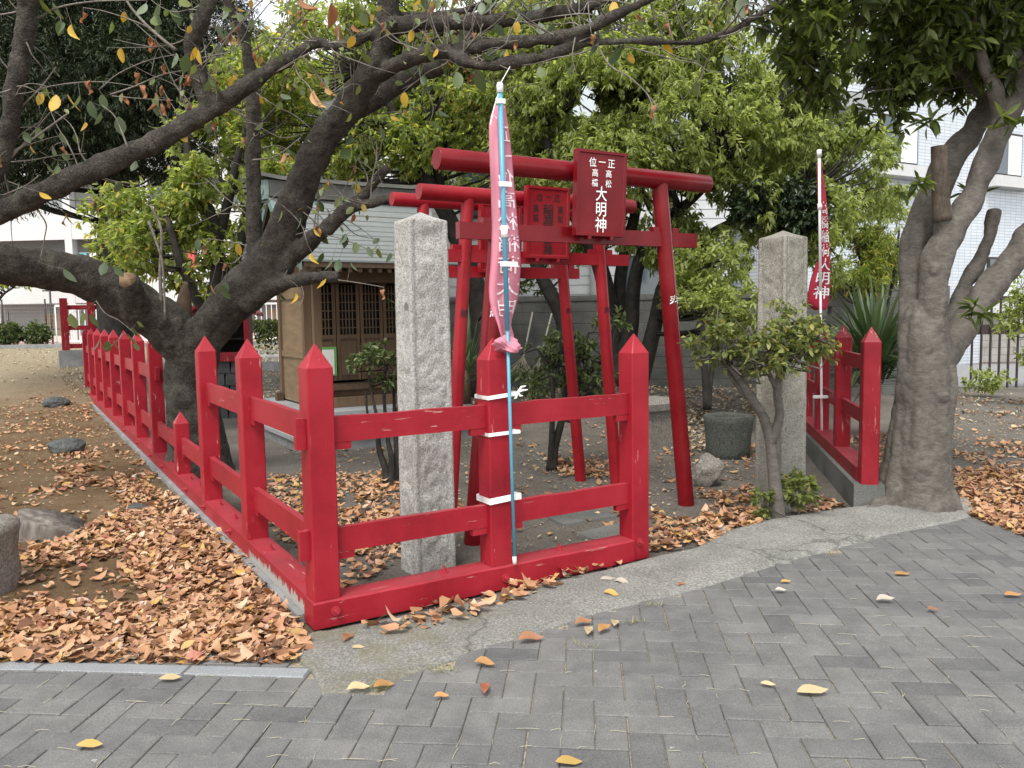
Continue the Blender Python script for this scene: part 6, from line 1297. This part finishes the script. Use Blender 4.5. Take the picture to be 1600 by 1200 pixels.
litter('leaf_litter', 'pale dry leaves covering the ground behind the shrine and below the block wall', 'litter_pale', [
    (scat([(405, 545), (470, 545), (470, 640), (410, 640)], .03), 2400), (scat([(90, 575), (160, 590), (180, 640), (100, 620)], .012), 700), (scat([(0, 550), (120, 555), (140, 610), (0, 620)], .008, (-.1, 4)), 700), (scat([(720, 610), (1180, 612), (1180, 660), (700, 650)], .03), 2400), (scat([(1040, 640), (1110, 640), (1110, 705), (1040, 705)], .03), 500), (scat([(1480, 612), (1640, 612), (1700, 680), (1480, 660)], .006, (.05, 3)), 200), (scat([(640, 590), (730, 600), (740, 660), (640, 650)], .02), 600)], 9)
litter('leaf_litter', 'row of curled leaves caught against the front red sill', 'litter', [
    (scat([(560, 985), (640, 968), (720, 945), (800, 920), (880, 895), (980, 870), (985, 882), (900, 908), (840, 930), (760, 962), (690, 985), (600, 1000)], .05), 130), (scat([(640, 955), (760, 935), (770, 965), (650, 985)], .03), 16)], 13, 1.1)

litter('leaf_debris', 'tiny leaf crumbs strewn over the bare soil', 'litter_pale', [(scat([(-200, 600), (150, 590), (480, 980), (460, 1020), (-200, 1020)], .004), 2600), (scat([(430, 690), (1180, 690), (1200, 790), (1020, 860), (560, 900)], .003), 1500), (scat([(1480, 640), (1700, 640), (1700, 800), (1500, 790)], .003), 700)], 15, .42)
def straw():
    rr = random.Random(44); mb = MB()
    for k in range(190):
        p = gnd(rr.uniform(-80, 1680), rr.uniform(880, 1215)); q = (p-PO); i = round((q@PX)/.112); j = round((q@PY)/.112); al = rr.random() < .5
        if q@PY > .0 and p[0] < -.7: continue
        if p[1] > 3.1+.55*max(0, p[0]): continue
        c = PO+PX*(i*.112 if al else q@PX)+PY*((q@PY) if al else j*.112-.003); d = (PY if al else PX)*rr.uniform(.012, .04)+(PX if al else PY)*rr.gauss(0, .004)
        mb.tube([c-d+[0, 0, .002], c+[rr.gauss(0, .003), rr.gauss(0, .003), .004], c+d+[0, 0, .002]], .0009, 3)
    o = mb.build('straw_bits', 'broom_straw'); tag(o, 'bits of pale straw lying in the paving joints', 'straw', None, 'stuff')
straw()
# single leaves lying on the apron and the paving
SINGLE = [(266, 1061, 'cream', 0.1, 'flat', 'cream leaf on the paving below the granite kerb'), (140, 1165, 'yellow', .05, 'flat', 'yellow leaf on the paving near the bottom left corner'), (757, 1038, 'orange', -.2, 'curled', 'orange leaf on the paving edge below the middle fence post'), (760, 1078, 'russet', 1.4, 'curled', 'red brown curled leaf alone on the paving in the middle'), (1200, 1070, 'cream', -.4, 'flat', 'smaller of two cream leaves on the paving at the lower right'), (1270, 1082, 'cream', .0, 'flat', 'larger of two cream leaves on the paving at the lower right'), (889, 1190, 'yellow', .1, 'flat', 'yellow leaf at the bottom edge of the picture'), (1410, 897, 'orange', .1, 'flat', 'orange leaf on the right paving below the grey trunk'),
    (1220, 924, 'pale', -.1, 'curled', 'pale curled leaf on the paving, below a small yellow leaf'), (1228, 909, 'yellow', .1, 'flat', 'small yellow leaf on the paving just above a pale curled leaf'), (1384, 940, 'pale', -.1, 'curled', 'thin pinkish leaf on the right paving'), (1458, 954, 'brown', .0, 'curled', 'small brown leaf right of the thin pinkish leaf'), (1583, 930, 'orange', .0, 'flat', 'orange leaf at the right edge of the picture'), (690, 1090, 'orange', .2, 'curled', 'small orange brown scrap of leaf on the paving'), (1076, 897, 'cream', .9, 'flat', 'small cream leaf in the middle of the concrete apron'), (1065, 915, 'brown', .5, 'curled', 'small brown leaf just below the cream leaf on the apron'), (955, 930, 'yellow', -.5, 'curled', 'bright yellow leaf on the apron near the fence end'), (972, 911, 'pale', -.5, 'curled', 'silvery curled leaf beside the bright yellow leaf on the apron'), (950, 905, 'pale', .2, 'flat', 'pale leaf lying left of the silvery one on the apron'), (830, 1000, 'brown', .3, 'curled', 'big crumpled brown leaf where the apron meets the paving'),
    (912, 975, 'brown', .3, 'curled', 'crumpled brown leaf on the apron edge, left one of a scattered four'), (922, 988, 'cream', 1.2, 'curled', 'cream brown leaf lowest of a scattered four on the apron edge'), (945, 985, 'orange', .8, 'curled', 'orange leaf on the apron edge, third of a scattered four'), (963, 975, 'cream', 1.2, 'curled', 'standing cream leaf, right one of a scattered four on the apron edge'), (600, 1072, 'orange', .6, 'curled', 'orange leaf caught in the grass tuft at the apron corner'), (560, 1078, 'cream', .3, 'curled', 'long cream leaf caught in the grass at the apron corner'), (545, 998, 'brown', 1.2, 'curled', 'brown leaf standing on the apron under the front sill'), (560, 1012, 'cream', .1, 'flat', 'tiny cream leaf on the mossy apron'), (483, 1015, 'brown', .1, 'curled', 'brown leaf at the left tip of the apron'), (1133, 830, 'pale', .1, 'curled', 'pale leaf lying among the drift behind the apron')]
def singles():
    rr = random.Random(33)
    for px, py, m_, yaw, kind, lab in SINGLE:
        p = gnd(px, py, .012); sz = .085 if 'small' not in lab and 'tiny' not in lab else .055
        if 'larger' in lab or 'big' in lab: sz = .115
        o = bpy.data.objects.new('fallen_leaf', leaf_mesh({'flat': 'lying', 'curled': 'lying_curl'}.get(kind, kind), 'fallen_'+m_)); COL.objects.link(o); o.scale = (sz,)*3
        dz = {'flat': .001, 'curled': .003, 'crumpled': .02}[kind]
        R_ = Matrix.Rotation(yaw, 3, 'Z') @ Matrix.Rotation(-pi/2+rr.gauss(0, .06), 3, 'Y') @ Matrix.Rotation(pi/2, 3, 'Z')
        o.rotation_euler = R_.to_euler(); o.location = Vector((p[0]-cos(yaw)*sz/2, p[1]-sin(yaw)*sz/2, .014+dz)); tag(o, lab, 'leaf', 'single leaves lying on the paving and apron')
singles()
def grass_tufts():
    rr = random.Random(8)
    for px, py, n, lab in ((585, 1075, 46, 'dry grass tuft at the apron corner'), (700, 1048, 30, 'thin grass tuft in the crack between apron and paving'), (990, 972, 26, 'pale grass tuft on the apron edge below the fence end'), (1025, 945, 20, 'small grass tuft on the apron edge towards the right'), (912, 1010, 14, 'few grass blades in a paving joint'), (1295, 868, 10, 'tiny yellow tuft on the paving edge to the right')):
        c = gnd(px, py, .005); V = []; Fc = []
        for i in range(n):
            a = rr.uniform(0, 2*pi); l = rr.uniform(.02, .06); b0 = np.array([rr.gauss(0, .03), rr.gauss(0, .012), 0]); d = np.array([cos(a)*.7, sin(a)*.7, rr.uniform(.2, .9)]); s_ = np.array([-sin(a), cos(a), 0])*.0015; o = len(V); V += [b0-s_, b0+s_, b0+d*l*.6+s_*.7, b0+d*l*.6-s_*.7, b0+d*l-[0, 0, .3*l]]; Fc += [(o, o+1, o+2, o+3), (o+3, o+2, o+4, o+4)]
        me = bpy.data.meshes.new('grass_tuft'); me.from_pydata([tuple(v) for v in V], [], [f_[:3] if f_[2] == f_[3] else f_ for f_ in [(a_, b_, c_, d_) for a_, b_, c_, d_ in Fc]]); me.update(); ob = link('grass_tuft', me, 'grass'); ob.location = Vector(c); tag(ob, lab, 'grass', None, 'stuff')
grass_tufts()
print('TRIS', sum(sum(len(p.vertices)-2 for p in o.data.polygons) if len(o.data.polygons) < 300000 else len(o.data.polygons)*2 for o in bpy.data.objects if o.type == 'MESH'))
